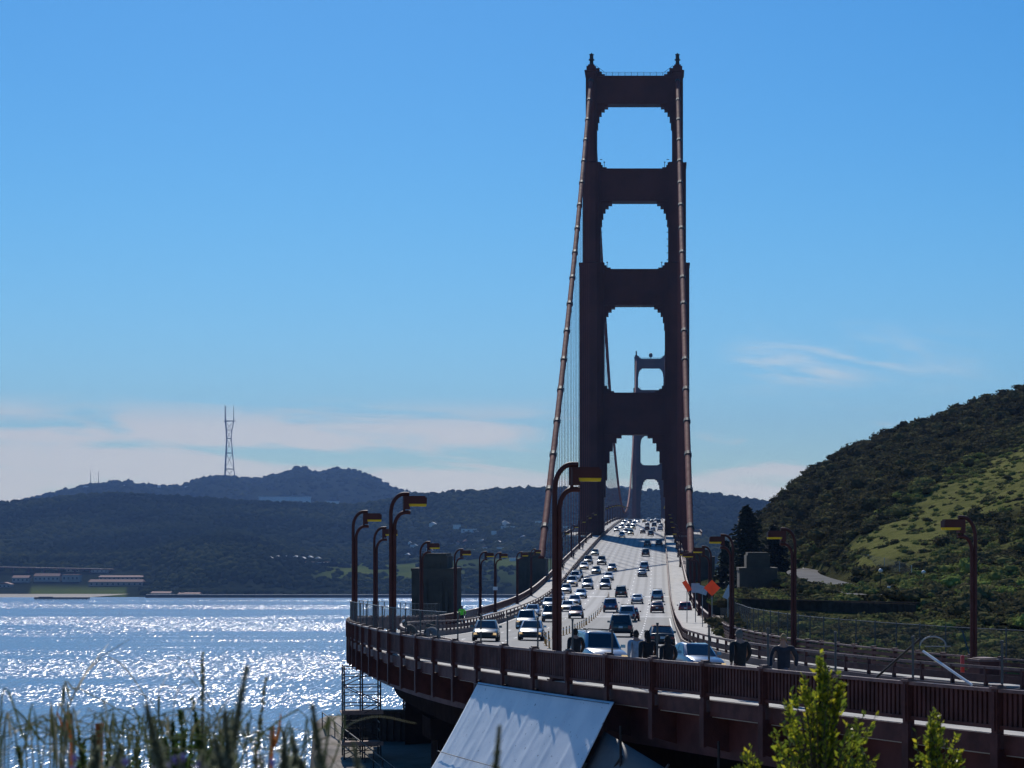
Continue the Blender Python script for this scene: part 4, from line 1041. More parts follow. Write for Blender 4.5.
def put_car(k, color, s, o, label, toward, full=True, lit=False, group=None, yaw=0.0):
    c, a = along(s, o, .012)
    if full:
        if k not in PROTO: r = make_car(k); PROTO[k] = r
        else: r = dup(PROTO[k])
    else:
        if k not in LITE: LITE[k] = lite_mesh(k)
        r = bpy.data.objects.new('distant_car', LITE[k]); COL.objects.link(r)
    r['category'] = 'car'; r['label'] = label; r['group'] = group or ('cars coming toward the viewer' if toward else 'cars driving away from the viewer')
    slope = math.atan2(float(ZC(s+3)-ZC(s-3)), 6.0)
    r.location = c; r.rotation_euler = ((-slope if toward else slope), math.atan(float(bank(s)))*(1 if not toward else -1), a+(PI if toward else 0)+yaw)
    set_paint(r, color, lit); taken.append((s, o)); return r
CARS = [  # kind, colour, (s, o) or pixel, label, toward, lamps lit
 ('suv', 'silver', (95.5, -2.9), 'large pale silver sport utility car nearest behind the tall lamp post', 1, 1),
 ('sedan', 'steelblue', (95.7, 2.0), 'blue sedan with lit headlights just behind the pedestrians at the near railing', 1, 1),
 ('sedan', 'grey', (496, 642), 'dark grey sedan with amber lights, leftmost of the oncoming cars', 1, 1),
 ('sedan', 'silver', (535, 641), 'silver sedan with amber lights just left of the tall lamp post', 1, 1),
 ('suv', 'silver', (520, 628.5), 'pale sport utility car behind the leftmost grey sedan', 1, 1),
 ('sedan', 'paleblue', (536, 616), 'small pale blue sedan behind the pale sport utility car at left', 1, 0),
 ('suv', 'grey', (560, 622), 'dark car half hidden behind the tall lamp post', 1, 0),
 ('hatch', 'maroon', (570, 618.5), 'dull red hatchback right of the tall lamp post beside the orange marker tubes', 1, 0),
 ('sedan', 'white', (574, 611.5), 'white sedan directly behind the dull red hatchback', 1, 1),
 ('sedan', 'blue', (578, 605), 'dark blue sedan just behind the white sedan near the marker tubes', 1, 0),
 ('sedan', 'white', (563.5, 601), 'white sedan right of the lamp post nearest the left kerb', 1, 0),
 ('hatch', 'silver', (569, 593), 'silver hatchback close to the left kerb below the white sport utility car', 1, 0),
 ('suv', 'white', (574.5, 586), 'white sport utility car nearest the left kerb in the middle distance', 1, 1),
 ('suv', 'silver', (590, 589), 'silver pickup sized car in the second lane of the middle distance', 1, 0),
 ('sedan', 'grey', (580.5, 577.5), 'dark grey car at the left kerb ahead of the white ones', 1, 0),
 ('suv', 'blue', (607, 589), 'dark blue sport utility car with white car right behind, in the third lane', 1, 0),
 ('sedan', 'white', (607.6, 579.5), 'white car tucked behind the dark blue sport utility car', 1, 0),
 ('sedan', 'beige', (597, 573.5), 'cream sedan in the middle lane ahead of the bridge shadow', 1, 0),
 ('sedan', 'white', (586, 569), 'white sedan in the left lane just left of the cream sedan', 1, 1),
 ('suv', 'grey', (591, 564), 'grey sport utility car behind the white and cream sedans', 1, 0),
 ('suv', 'black', (603, 564.5), 'black sport utility car in the middle lane near the shadow line', 1, 0),
 ('sedan', 'blue', (610.6, 570.5), 'blue sedan in the lane right of the cream sedan', 1, 1),
 ('sedan', 'green', (598.4, 555.4), 'dark green car at the edge of the tower shadow on the left', 1, 0),
 ('suv', 'black', (621, 636.5), 'black sport utility car seen from behind in the middle of the road', 0, 0),
 ('suv', 'silver', (620.5, 622), 'silver sport utility car directly ahead of the black one', 0, 0),
 ('hatch', 'red', (631.5, 620.5), 'red hatchback half hidden beside the black sport utility car', 0, 0),
 ('sedan', 'black', (652, 646), 'black convertible with a brown soft top in the right lane', 0, 0),
 ('suv', 'blue', (609, 612), 'dark blue sport utility car seen from behind next to the marker tubes', 0, 0),
 ('sedan', 'maroon', (652, 612.5), 'dark red sedan seen from behind near the right kerb', 0, 0),
 ('suv', 'silver', (654, 601.5), 'silver car ahead of the dark red sedan near the right kerb', 0, 0),
 ('sedan', 'white', (635, 603.5), 'white sedan seen from behind in the middle lane beyond the pale joint line', 0, 0),
 ('van', 'black', (622.6, 596.5), 'black minivan seen from behind by the pale joint line', 0, 0),
 ('sedan', 'silver', (640, 576), 'silver sedan alone in the right lanes below the tower shadow', 0, 0),
 ('suv', 'silver', (645, 570), 'grey silver car just ahead of the lone silver sedan in the right lanes', 0, 0),
 ('suv', 'black', (645, 556), 'black car at the lower edge of the tower shadow in the right lanes', 0, 0),
 ('suv', 'black', (647, 546.5), 'black car inside the tower shadow at right of centre', 0, 0),
 ('hatch', 'white', (553, 608), 'white hatchback between the left kerb and the lamp post foot', 1, 1),
 ('sedan', 'paleblue', (583, 598), 'pale blue sedan in the second lane beside the row of marker tubes', 1, 0),
 ('suv', 'white', (577, 581), 'white car second from the left kerb behind the dark grey car', 1, 0),
 ('van', 'black', (658.5, 546), 'taller black minivan inside the tower shadow by the right kerb', 0, 0)]
for k, colr, pos, lab, tw_, lit in CARS:
    s, o = on_road(*pos) if pos[0] > 300 else pos
    lane = [-7.9, -4.75, -1.6, 1.6, 4.75, 7.9]
    if s > 115:
        cand = [l for l in lane if (l < 0) == bool(tw_)]; lo = min(cand, key=lambda l: abs(l-o)); o = lo*.65+o*.35
    full = s < 420
    r = put_car(k, colr, s, o, lab, tw_, full, bool(lit), 'nearer cars in the bridge traffic', yaw=.0)
    if 'convertible' in lab:
        mb = MB(); b_, r0, r1 = car_shells('sedan'); tp = [Vector((v.x*1.0, v.y, v.z+.012)) for v in r1]
        mb.rings([[Vector((v.x*1.03, v.y*1.02, v.z-.08)) for v in r1], tp, [Vector((v.x*.85, v.y*.93, v.z+.075)) for v in r1]]); mb.build('soft_top', mat('brown_canvas', (.16, .05, .03), .8), r)
    if lab.startswith('large pale silver'):
        mb = MB()
        for xx in (-.45, .45): mb.path([(xx*1.3, -.1, 1.90), (xx*1.3, .0, 1.93), (xx*1.3, .3, 1.90)], .03, 6)
        mb.path([(-.7, -.1, 1.93), (.7, -.1, 1.93)], .03, 6); mb.build('roof_rack', M['trim'], r)
# the dense traffic near the crest
far_pal = ['white', 'silver', 'white', 'green', 'silver', 'grey', 'blue', 'white', 'paleblue', 'black']
rr_ = random.Random(5)
FARL = [(622, 537.6), (617, 532), (626, 534), (632, 535), (624, 525), (628, 529), (634, 526), (621.5, 529), (629, 532.5), (633, 529.5), (638, 522.6), (630, 524), (626, 522), (635.5, 521.8)]
for i, (px, py) in enumerate(FARL):
    s, o = on_road(px, py)
    if any(abs(s-a) < 6 and abs(o-b_) < 1.8 for a, b_ in taken): s += 7
    put_car(rr_.choice(['sedan', 'suv', 'van']), far_pal[i % 6], s, min(o, -1.2), 'tiny oncoming car in the dense traffic just below the bridge crest', 1, False, i % 3 == 0, 'oncoming cars near the crest of the bridge')
FARR = [(643, 533.5), (651, 536), (647, 531), (653, 531.5), (660, 531), (654, 527), (647, 526), (659, 523.5), (652, 523), (656, 521.5), (649, 522), (661, 527)]
for i, (px, py) in enumerate(FARR):
    s, o = on_road(px, py)
    if any(abs(s-a) < 6 and abs(o-b_) < 1.8 for a, b_ in taken): s += 7
    put_car(rr_.choice(['sedan', 'suv', 'van']), ['black', 'grey', 'black', 'silver', 'white', 'grey'][i % 6], s, max(o, 1.2), 'tiny departing car in the dense traffic just below the bridge crest', 0, False, False, 'departing cars near the crest of the bridge')
s, o = on_road(644, 522.8); put_car('sedan', 'gold', s, 1.4, 'tiny orange yellow taxi at the crest of the bridge', 0, False, False, 'departing cars near the crest of the bridge')
# parked truck tail behind the right signs
put_car('hatch', 'red', 262, 11.2, 'red vehicle standing on the right walk behind the orange signs', 0, True, False, 'nearer cars in the bridge traffic')

# ------------------------------------------------------------------ flexible marker tubes down the middle
mt = MB(); mt.lathe([(.13, 0), (.13, .04), (.055, .05), (.05, .66), (.035, .70)], 10); me_t = None; me_c = None
mc = MB(); mc.lathe([(.056, .46), (.056, .56)], 10)
M['tube'] = mat('tube_orange', (.75, .30, .05), .5); M['band'] = mat('reflective_band', (.8, .8, .75), .3)
i = 0
for s in list(np.arange(128, 215, 5.0))+list(np.arange(215, 330, 7.5)):
    c, a = along(s, -.15-.35*math.sin(s*.02), .01)
    if me_t is None:
        o = mt.build('marker_tube', M['tube'], smooth='auto'); me_t = o.data; oc = mc.build('band', M['band'], o); me_c = oc.data
    else:
        o = bpy.data.objects.new('marker_tube', me_t); COL.objects.link(o); oc = bpy.data.objects.new('band', me_c); COL.objects.link(oc); oc.parent = o
    o.location = c; tag(o, 'slim orange marker tube in the row dividing the opposing lanes', 'marker post', 'orange marker tubes between the lanes')
c, a = along(s_at(619, -6.9, 40, 115), -6.9, .01)
o = bpy.data.objects.new('marker_tube', me_t); COL.objects.link(o); o.location = c; o.scale = (1.3, 1.3, 1.5); tag(o, 'single taller orange marker tube standing behind the near railing', 'marker post')
c, a = along(63, 10.9, .26)
M['red'] = mat('red_orange_plastic', (.75, .06, .03), .4)
c = P(s_at(963, 11.2, 40, 140), 11.2, SW); mb = MB(); mb.lathe([(.2, 0), (.2, .05), (.09, .07), (.09, 1.05), (.05, 1.1)], 12); o = mb.build('channelizer', M['red'], smooth='auto'); o.location = c
tag(o, 'bright red orange traffic channelizer standing on the right walk beside a brown box', 'traffic post')
c = P(s_at(984, 11.3, 40, 140), 11.3, SW); r = thing('equipment_box', 'brown equipment box with a pale lid on the right walk beside the red post', 'box', c, heading(88))
mb = MB(); mb.box((0, 0, .45), (.95, 1.0, .9)); mb.build('case', M['rail'], r); mb = MB(); mb.box((0, 0, .96), (1.08, 1.1, .10)); mb.box((0, 0, 1.03), (.8, .8, .06)); mb.build('lid', M['railtop'], r)

# ------------------------------------------------------------------ road work signs on the right
M['osign'] = leaf_mat('sign_orange', [(.78, .17, .05), (.78, .17, .05)], .42, .5, .3); M['sback'] = mat('sign_back_aluminium', (.42, .48, .56), .5, var=.2, scale=5)
def sign(name, px, py, s, size, kind, label, rot=0.0):
    q = P(s, 11.5); Y = q.y; c = at(px, py, Y); base = float(q.z)+SW
    r = thing(name, label, 'sign', (c.x, Y, base)); h = c.z-base
    mb = MB(); mb.path([(0, .06, 0), (0, .06, h+.2)], .04, 6); mb.build('post', M['galv'], r)
    mb = MB()
    if kind == 'diamond':
        a = size; mb.add([(x, y, h+z) for y in (0, .03) for x, z in ((0, -a), (a, 0), (0, a), (-a, 0))], [(0, 1, 2, 3), (7, 6, 5, 4)]+[(i, (i+1) % 4, 4+(i+1) % 4, 4+i) for i in range(4)])
        mb.build('panel', M['osign'], r)
    else:
        mb.box((0, 0, h), (size[0], .03, size[1]), M=Matrix.Rotation(rot, 3, 'Y')); mb.build('panel', M[kind], r)
    return r
sign('road_work_sign', 712, 588, 172, .70, 'diamond', 'large orange diamond road work sign in front of the right pylon')
sign('road_work_sign', 687, 586, 205, (.48, 1.15), 'osign', 'small tilted orange sign left of the blue grey panels', math.radians(-32))
sign('panel_sign', 695.5, 588, 206, (.85, .95), 'sback', 'upright blue grey sign panel between the two orange signs')
sign('panel_sign', 702.5, 590, 186, (.95, .75), 'sback', 'tilted blue grey sign panel touching the large orange diamond', math.radians(18))
sign('panel_sign', 728, 592, 160, (.45, 1.1), 'sback', 'pale grey panel right of the large orange diamond sign', math.radians(25))

# ------------------------------------------------------------------ people
def skin(verts, edges, radii, lvl=2, root=0):
    me = bpy.data.meshes.new('t'); me.from_pydata(verts, edges, []); o = bpy.data.objects.new('t', me); COL.objects.link(o)
    md = o.modifiers.new('s', 'SKIN'); md.use_smooth_shade = True
    for i, r in enumerate(radii):
        rr = r if isinstance(r, tuple) else (r, r); me.skin_vertices[0].data[i].radius = rr
    for i in range(len(verts)): me.skin_vertices[0].data[i].use_root = (i == root)
    sb = o.modifiers.new('b', 'SUBSURF'); sb.levels = lvl; sb.render_levels = lvl
    dg = bpy.context.evaluated_depsgraph_get(); m2 = bpy.data.meshes.new_from_object(o.evaluated_get(dg)); bpy.data.objects.remove(o)
    for p in m2.polygons: p.use_smooth = True
    return m2
class Sk:
    def __init__(s): s.v = []; s.e = []; s.r = []
    def n(s, p, r, par=None):
        s.v.append(p); s.r.append(r)
        if par is not None: s.e.append((par, len(s.v)-1))
        return len(s.v)-1
    def mesh(s, lvl=2): return skin(s.v, s.e, s.r, lvl)
M['skin'] = mat('skin', (.32, .18, .13), .55)
def cloth(n, c): return mat('cloth_'+n, c, .85, var=.3, scale=9)
CL = dict(black=cloth('black', (.012, .012, .014)), navy=cloth('navy', (.018, .022, .035)), denim=cloth('denim', (.05, .075, .13)), light=cloth('light_blue', (.28, .36, .45)),
          green=cloth('hi_vis', (.16, .85, .05)), brown=cloth('brown', (.06, .04, .03)), grey=cloth('grey', (.14, .14, .15)), white=cloth('white', (.7, .7, .7)))
HAIR = dict(dark=cloth('hair_dark', (.015, .012, .010)), blond=cloth('hair_blond', (.36, .24, .10)), grey=cloth('hair_grey', (.14, .135, .125)))
def make_person(label, loc, rz, top, legs, hair, pose='walk', group=None, long_hair=False, helmet=False, lean=0.0, hood=False, h=1.0):
    r = thing('person', label, 'person', loc, rz, group)
    ph = {'walk': .22, 'stand': .03, 'bend': .05}[pose]; lean = max(lean, .9 if pose == 'bend' else 0.04)
    def L(p):                                  # lean the upper body forward about the hips
        x, y, z = p; dz = z-.95
        if dz <= 0: return p
        return (x, y*math.cos(lean)+dz*math.sin(lean), .95+dz*math.cos(lean)-y*math.sin(lean))
    arm = {}
    for sg in (-1, 1):
        sw = sg*ph*.7
        arm[sg] = [(sg*.19, 0, 1.42), (sg*.265, -.05+sw*.5, 1.15), (sg*.285, .08+sw*1.1, .92), (sg*.285, .12+sw*1.25, .84)]
        if pose == 'bend': arm[sg] = [(sg*.19, 0, 1.42), (sg*.24, .18, 1.22), (sg*.2, .38, 1.12), (sg*.19, .46, 1.10)]
    hips = {}
    for sg in (-1, 1):
        st = -sg*ph; hips[sg] = [(sg*.095, 0, .90), (sg*.10, st*.55+.04, .50), (sg*.10, st*1.05, .085), (sg*.105, st*1.05+.16, .035)]
    b = Sk(); p0 = b.n((0, 0, .95), (.135, .10)); sp = b.n(L((0, -.01, 1.12)), (.125, .095), p0); ch = b.n(L((0, -.01, 1.34)), (.155, .105), sp); nb = b.n(L((0, -.005, 1.48)), .062, ch)
    hd = b.n(L((0, .02, 1.545)), (.070, .078), nb); h2 = b.n(L((0, .018, 1.665)), (.076, .095), hd)
    b.n(L((0, .115, 1.625)), (.016, .022), h2)                     # nose
    b.n(L((0, .085, 1.555)), (.034, .026), hd)                     # chin
    for sg in (-1, 1): b.n(L((sg*.083, .01, 1.635)), (.014, .026), h2)   # ears
    for sg in (-1, 1):
        a = arm[sg]; s_ = b.n(L(a[0]), .062, ch); e = b.n(L(a[1]), .046, s_); wv_ = b.n(L(a[2]), .030, e); hn = b.n(L(a[3]), (.022, .038), wv_)
        d = (Vector(a[3])-Vector(a[2])).normalized(); sd = Vector((0, 1, 0)) if abs(d.z) > .6 else Vector((0, 0, 1))
        for k, (of, ln) in enumerate(((-.030, .062), (-.010, .078), (.010, .082), (.030, .074))):
            q = Vector(a[3])+sd*of; k1 = b.n(L(tuple(q+d*.045)), .0095, hn); k2 = b.n(L(tuple(q+d*(.045+ln*.5)+Vector((-sg*.006, 0, 0)))), .0088, k1); b.n(L(tuple(q+d*(.045+ln)+Vector((-sg*.020, 0, 0)))), .0078, k2)
        q = Vector(a[3])+sd*.034-d*.03; k1 = b.n(L(tuple(q+sd*.022+d*.02)), .011, wv_); b.n(L(tuple(q+sd*.028+d*.055+Vector((-sg*.014, 0, 0)))), .009, k1)
        g = hips[sg]; hp_ = b.n(g[0], .085, p0); kn = b.n(g[1], .055, hp_); an = b.n(g[2], .036, kn); b.n(g[3], (.032, .026), an)
    me = b.mesh(1); me.name = 'body'; me.materials.clear(); me.materials.append(M['skin'])
    o = bpy.data.objects.new('body', me); COL.objects.link(o); o.parent = r
    # eyes and mouth
    def part(me_, name, m_):
        me_.name = name; me_.materials.clear(); me_.materials.append(m_); q = bpy.data.objects.new(name, me_); COL.objects.link(q); q.parent = r; return q
    for sg in (-1, 1):
        ey = MB(); c = L((sg*.032, .118, 1.648)); ey.lathe([(.001, -.010), (.010, 0), (.001, .010)], 8, c); ey.build('eye', M['trim'], r)
    # jacket
    j = Sk(); a2 = j.n(L((0, -.012, 1.35)), (.165, .13)); am = j.n(L((0, -.005, 1.07)), (.178, .138), a2); a0 = j.n(L((0, 0, .76)), (.185, .145), am); a3 = j.n(L((0, -.01, 1.47)), (.10, .085), a2)
    if hood: j.n(L((0, -.10, 1.60)), (.10, .06), a3)
    for sg in (-1, 1):
        a = arm[sg]; s_ = j.n(L((a[0][0]*1.16, a[0][1], a[0][2]-.01)), .080, a2); e = j.n(L((a[1][0]*1.14, a[1][1]-.02, a[1][2])), .066, s_); j.n(L(tuple(Vector(a[1]).lerp(Vector(a[2]), .95)+Vector((sg*.015, 0, 0)))), .050, e)
    part(j.mesh(2), 'jacket', CL[top])
    t_ = Sk(); c0 = t_.n((0, 0, 1.0), (.135, .105))
    for sg in (-1, 1):
        g = hips[sg]; a = t_.n((g[0][0]*1.05, (g[0][1]+g[1][1])*.4, .70), .095, c0); k = t_.n((g[1][0], g[1][1], .46), .07, a); t_.n((g[2][0], g[2][1], .12), .06, k)
    part(t_.mesh(2), 'trousers', CL[legs])
    for sg in (-1, 1):
        g = hips[sg]; k = Sk(); q = k.n((g[2][0], g[2][1]-.03, .055), (.045, .05)); q2 = k.n((g[2][0], g[2][1]+.08, .05), (.048, .045), q); k.n((g[3][0], g[3][1]+.05, .032), (.042, .028), q2); part(k.mesh(1), 'shoe', M['trim'])
    def shell(name, m_, rad, c, low):          # rounded cap over the crown and the back of the head
        bm = bmesh.new(); bmesh.ops.create_uvsphere(bm, u_segments=20, v_segments=14, radius=1)
        for v in list(bm.verts):
            x, y, z = v.co
            if z < low+.75*max(0, y+.15): bm.verts.remove(v)
        for v in bm.verts:
            x, y, z = v.co; k_ = 1+.05*math.sin(9*x+7*z)*(name == 'hair'); v.co = L((c[0]+x*rad[0]*k_, c[1]+y*rad[1]*k_, c[2]+z*rad[2]*k_))
        me_ = bpy.data.meshes.new(name); bm.to_mesh(me_); bm.free()
        for p_ in me_.polygons: p_.use_smooth = True
        q = part(me_, name, m_); sd = q.modifiers.new('t', 'SOLIDIFY'); sd.thickness = .012; return q
    shell('hair', HAIR[hair], (.092, .112, .135 if not long_hair else .15), (0, .003, 1.632), -.86 if not long_hair else -.97)
    if long_hair:
        k = Sk(); q3 = k.n(L((0, -.075, 1.66)), (.075, .05)); k.n(L((0, -.105, 1.40)), (.085, .035), q3); part(k.mesh(2), 'hair', HAIR[hair])
    if helmet: shell('helmet', CL['white'], (.115, .145, .135), (0, .0, 1.66), .05)
    r.scale = (h*1.05,)*3; return r
def walk_at(px, label, *a, lo=30, hi=115, o=-11.3, turn=0.0, **k):
    s = s_at(px, o, lo, hi); c, hd_ = along(s, o, SW); return make_person(label, c, hd_+turn, *a, **k)
walk_at(740, 'walker with short grey hair and dark jacket, left of the two big figures', 'black', 'navy', 'grey', 'walk', h=1.10, o=-11.2)
walk_at(783, 'blond walker in a dark jacket, right of the two big figures', 'navy', 'denim', 'blond', 'walk', turn=2.5, h=1.07, o=-11.4)
walk_at(636, 'person in a light blue top, leftmost of three close together behind the railing', 'light', 'denim', 'dark', 'walk', o=-11.0)
walk_at(648, 'person in a black coat in the middle of the three close together behind the railing', 'black', 'black', 'dark', 'walk', o=-11.6, long_hair=True)
walk_at(668, 'smaller person in a dark hooded coat, rightmost of the three close together', 'black', 'navy', 'dark', 'walk', h=.93, hood=True, long_hair=True)
walk_at(576, 'dark haired person in black partly in front of the large pale car', 'black', 'black', 'dark', 'walk', h=.97)
cyc = walk_at(417, 'cyclist with a white helmet bending over a bicycle on the left walk', 'brown', 'black', 'dark', 'bend', helmet=True, turn=1.2, lean=.35, lo=80)
walk_at(438, 'person in a blue and grey jacket stooping next to the cyclist on the left walk', 'grey', 'navy', 'dark', 'bend', turn=.6, lean=.5, lo=80)
walk_at(426, 'person in dark clothes crouched between the cyclist and the stooping person', 'black', 'black', 'dark', 'bend', turn=-.8, lean=.8, lo=80, o=-10.9)
c, a = along(s_at(462, -11.2, 140, 300), -11.2, SW); make_person('worker in a bright green vest on the left walk in front of the far railing', c, a+PI, 'green', 'navy', 'dark', 'stand')
for px, s, colr, lab in ((568, 405, 'black', 'tiny dark pedestrian on the left bridge walk lowest on the slope'), (578, 455, 'navy', 'tiny pedestrian in navy on the left bridge walk in the middle of the slope'), (586, 510, 'grey', 'tiny grey clad pedestrian on the left bridge walk near the tower')):
    c, a = along(s, -11.3, SW); make_person(lab, c, a+(PI if s == 455 else 0), colr, 'black', 'dark', 'walk')
# bicycle
s = s_at(409, -11.5, 80, 115); c, a = along(s, -11.5, SW)
bk = thing('bicycle', 'bicycle with two visible wheels leaning by the cyclist on the left walk', 'bicycle', c, a+.95)
for y in (-.52, .52):
    w_ = bpy.data.objects.new('wheel', None); COL.objects.link(w_); w_.parent = bk; w_.location = (0, y, .34)
    mb = MB(); mb.path([(0, .33*math.cos(t_), .33*math.sin(t_)) for t_ in np.linspace(0, 2*PI, 29)[:-1]], .018, 6, closed=True); mb.build('tyre', M['tyre'], w_)
    mb = MB()
    for q in range(14): an = 2*PI*q/14; mb.path([(0, 0, 0), (0, .32*math.cos(an), .32*math.sin(an))], .003, 3, cap=False)
    mb.path([(-.04, 0, 0), (.04, 0, 0)], .025, 8); mb.build('spokes', M['chrome'], w_)
mb = MB(); seat = (0, -.20, .86); bb = (0, -.08, .30); hd_ = (0, .36, .86); ax = (0, -.52, .34); fx = (0, .52, .34)
for p, q in ((bb, (0, -.19, .78)), ((0, -.18, .74), (0, .35, .80)), (bb, (0, .38, .70)), (bb, ax), ((0, -.17, .72), ax), (hd_, fx)): mb.path([p, q], .017, 6)
mb.build('frame', PAINT['red'], bk)
mb = MB(); mb.path([(-.24, .30, 1.0), (-.1, .36, 1.0), (0, .36, .98), (.1, .36, 1.0), (.24, .30, 1.0)], .014, 6); mb.path([(0, .36, .98), hd_], .015, 6); mb.build('handlebar', M['trim'], bk)
mb = MB(); mb.box((0, -.22, .90), (.14, .25, .05), taper=.7); mb.path([(0, -.19, .78), (0, -.21, .89)], .014, 6); mb.build('saddle', M['trim'], bk)
# ================================================================== white sheeting, scaffolds and works below the viaduct
def sheet(name, fn, nu, nv, material, label, cat, seed, amp):
    V = []; 
    for i in range(nu+1):
        for j in range(nv+1):
            u, v = i/nu, j/nv; p = fn(u, v); e = math.sin(min(1, u*12)*PI/2)*math.sin(min(1, v*8+.25)*PI/2)
            k = float(fbm(np.array(u*9.0+seed), np.array(v*3.0), seed))*amp*1.6+float(fbm(np.array(u*30.0), np.array(v*8.0), seed+5))*amp*.8+float(fbm(np.array(u*14.0+v*9), np.array(v*12.0-u*5), seed+9))*amp*.6
            k += amp*.55*math.exp(-((u*8.5+.15*v)%1-.5)**2*160)
            V.append(p+Vector((-.8, -.35, .45))*k*e)
    I = lambda i, j: i*(nv+1)+j
    mb = MB(); mb.add(V, [(I(i, j), I(i+1, j), I(i+1, j+1), I(i, j+1)) for i in range(nu) for j in range(nv)])
    o = mb.build(name, material, origin=V[0], smooth=True)
    sd = o.modifiers.new('thick', 'SOLIDIFY'); sd.thickness = .012
    return tag(o, label, cat)
m, t, b = new_mat('white_tarpaulin'); setin(b, Roughness=.42); b.inputs['Specular IOR Level'].default_value = .4
tcx = N(t, 'ShaderNodeTexCoord'); n1 = N(t, 'ShaderNodeTexNoise'); setin(n1, Scale=.9, Detail=7.0); t.links.new(tcx.outputs['Object'], n1.inputs['Vector'])
n2 = N(t, 'ShaderNodeTexNoise'); setin(n2, Scale=7.0, Detail=2.0); t.links.new(tcx.outputs['Object'], n2.inputs['Vector'])
c = mixc(t, smooth(t, n1.outputs['Fac'], .35, .7), (.82, .85, .88), (.70, .75, .80)); c = mixc(t, smooth(t, n2.outputs['Fac'], .70, .74), c, (.25, .27, .30))
t.links.new(c, b.inputs['Base Color']); tr = N(t, 'ShaderNodeBsdfTranslucent'); t.links.new(c, tr.inputs['Color']); mx = N(t, 'ShaderNodeMixShader'); mx.inputs[0].default_value = .12
t.links.new(b.outputs[0], mx.inputs[1]); t.links.new(tr.outputs[0], mx.inputs[2]); t.links.new(mx.outputs[0], t.nodes['Material Output'].inputs['Surface'])
M['tarp'] = m
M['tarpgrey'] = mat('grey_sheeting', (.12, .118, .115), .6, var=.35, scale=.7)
def tarp(u, v):
    s = 78.4-12.6*u; top = P(s, -12.95, .06); d = P(s, -16.1, -5.2)
    return top.lerp(d, v)+Vector((0, 0, -.22*math.sin(v*PI)))
o = sheet('tarpaulin', tarp, 110, 44, M['tarp'], 'large wrinkled white tarpaulin sloping down from the near railing', 'tarpaulin', 3, .035)
tr_ = bpy.data.objects['tarpaulin']
mb = MB()
for v in (.02, .46):
    mb.path([tarp(u, v)+Vector((-.10, -.04, .07))-o.location for u in np.linspace(0, 1, 24)], .016, 5)
mb.build('seam', M['tarpgrey'], o)
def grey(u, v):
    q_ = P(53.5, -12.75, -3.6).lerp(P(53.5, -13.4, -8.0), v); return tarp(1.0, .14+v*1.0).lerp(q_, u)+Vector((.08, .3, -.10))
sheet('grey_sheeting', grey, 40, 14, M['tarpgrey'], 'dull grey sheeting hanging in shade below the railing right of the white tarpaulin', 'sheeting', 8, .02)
sc_ = thing('scaffold_bracing', 'row of diagonal scaffold pipes in front of the grey sheeting below the railing', 'scaffold', P(60, -13.6, -4))
for s in (66, 63, 60, 57.2, 54.2):
    mb = MB(); mb.path([P(s-1.5, -13.3, -1.5), P(s+2.1, -15.0, -6.6)], .04, 8); mb.build('brace', M['pole'] if s in (63, 57.2) else M['dark'], sc_, world=True)
for s in (64.5, 58.6, 53):
    mb = MB(); mb.path([P(s, -13.35, -.6), P(s, -13.35, -7)], .04, 8); mb.build('upright', M['dark'], sc_, world=True)
M['plank'] = mat('scaffold_planks', (.33, .22, .19), .8, var=.3, scale=2)
def scaffold(label, base, wd, dp, H, lifts, deck, rz=0):
    r = thing('scaffold_tower', label, 'scaffold', base, rz)
    cs = [(-wd/2, -dp/2), (wd/2, -dp/2), (wd/2, dp/2), (-wd/2, dp/2)]
    for x, y in cs+[(0, -dp/2), (0, dp/2)]:
        mb = MB(); mb.path([(x, y, 0), (x, y, H)], .05, 6); mb.build('upright', M['dark'], r)
    for k in range(1, lifts+1):
        z = H*k/lifts-.12; mb = MB()
        for i in range(4): a, b_ = cs[i], cs[(i+1) % 4]; mb.path([(*a, z), (*b_, z)], .035, 6); mb.path([(*a, z-.5), (*b_, z-.5)], .03, 6)
        mb.build('ledger', M['dark'], r)
        mb = MB(); sg = 1 if k % 2 else -1; zb = H*(k-1)/lifts
        mb.path([(-sg*wd/2, -dp/2-.05, zb), (sg*wd/2, -dp/2-.05, z)], .03, 6); mb.path([(-sg*wd/2, dp/2+.05, zb), (sg*wd/2, dp/2+.05, z)], .03, 6); mb.build('brace', M['dark'], r)
    for z in deck:
        mb = MB(); mb.box((0, 0, z), (wd*1.15, dp*1.1, .07)); mb.box((0, -dp/2-.05, z+.12), (wd*1.15, .04, .2)); mb.build('platform', M['plank'], r)
    return r
scaffold('dark pipe scaffold tower with plank platforms standing by the water below the bend', (-19.2, 131, CAMZ-14), 2.3, 2.6, 5.9, 5, (.9, 2.9), .2)
scaffold('slim pipe scaffold beside the viaduct pier right of the wider scaffold tower', (-18.0, 146, CAMZ-14), .7, 1.2, 5.0, 5, (1.2,), .1)
mb = MB(); mb.box((-13.5, 141, CAMZ-13.2), (16.6, .5, 2.6))  # dark ribbed wall added in place of the deck's shadow on the ground
for k in range(33): mb.box((-21.5+k*.5, 140.7, CAMZ-13.2), (.22, .16, 2.5))
mb.box((-13.5, 140.9, CAMZ-11.85), (16.8, .9, .14))
tag(mb.build('shade_wall', M['dark'], origin=(-13.5, 141, CAMZ-14.4)), 'dark ribbed wall added for the shaded ground under the viaduct behind the scaffold tower', 'hoarding')
hr_ = thing('hand_rail', 'thin pipe hand rail beside the path at the foot of the scaffold tower', 'railing', (-18, 128, CAMZ-14))
mb = MB(); A, B = Vector((-25.2, 152, CAMZ-14)), Vector((-13.0, 108, CAMZ-14))
for h in (.55, 1.1): mb.path([A+Vector((0, 0, h)), B+Vector((0, 0, h))], .04, 6)
mb.build('rail', M['dark'], hr_, world=True)
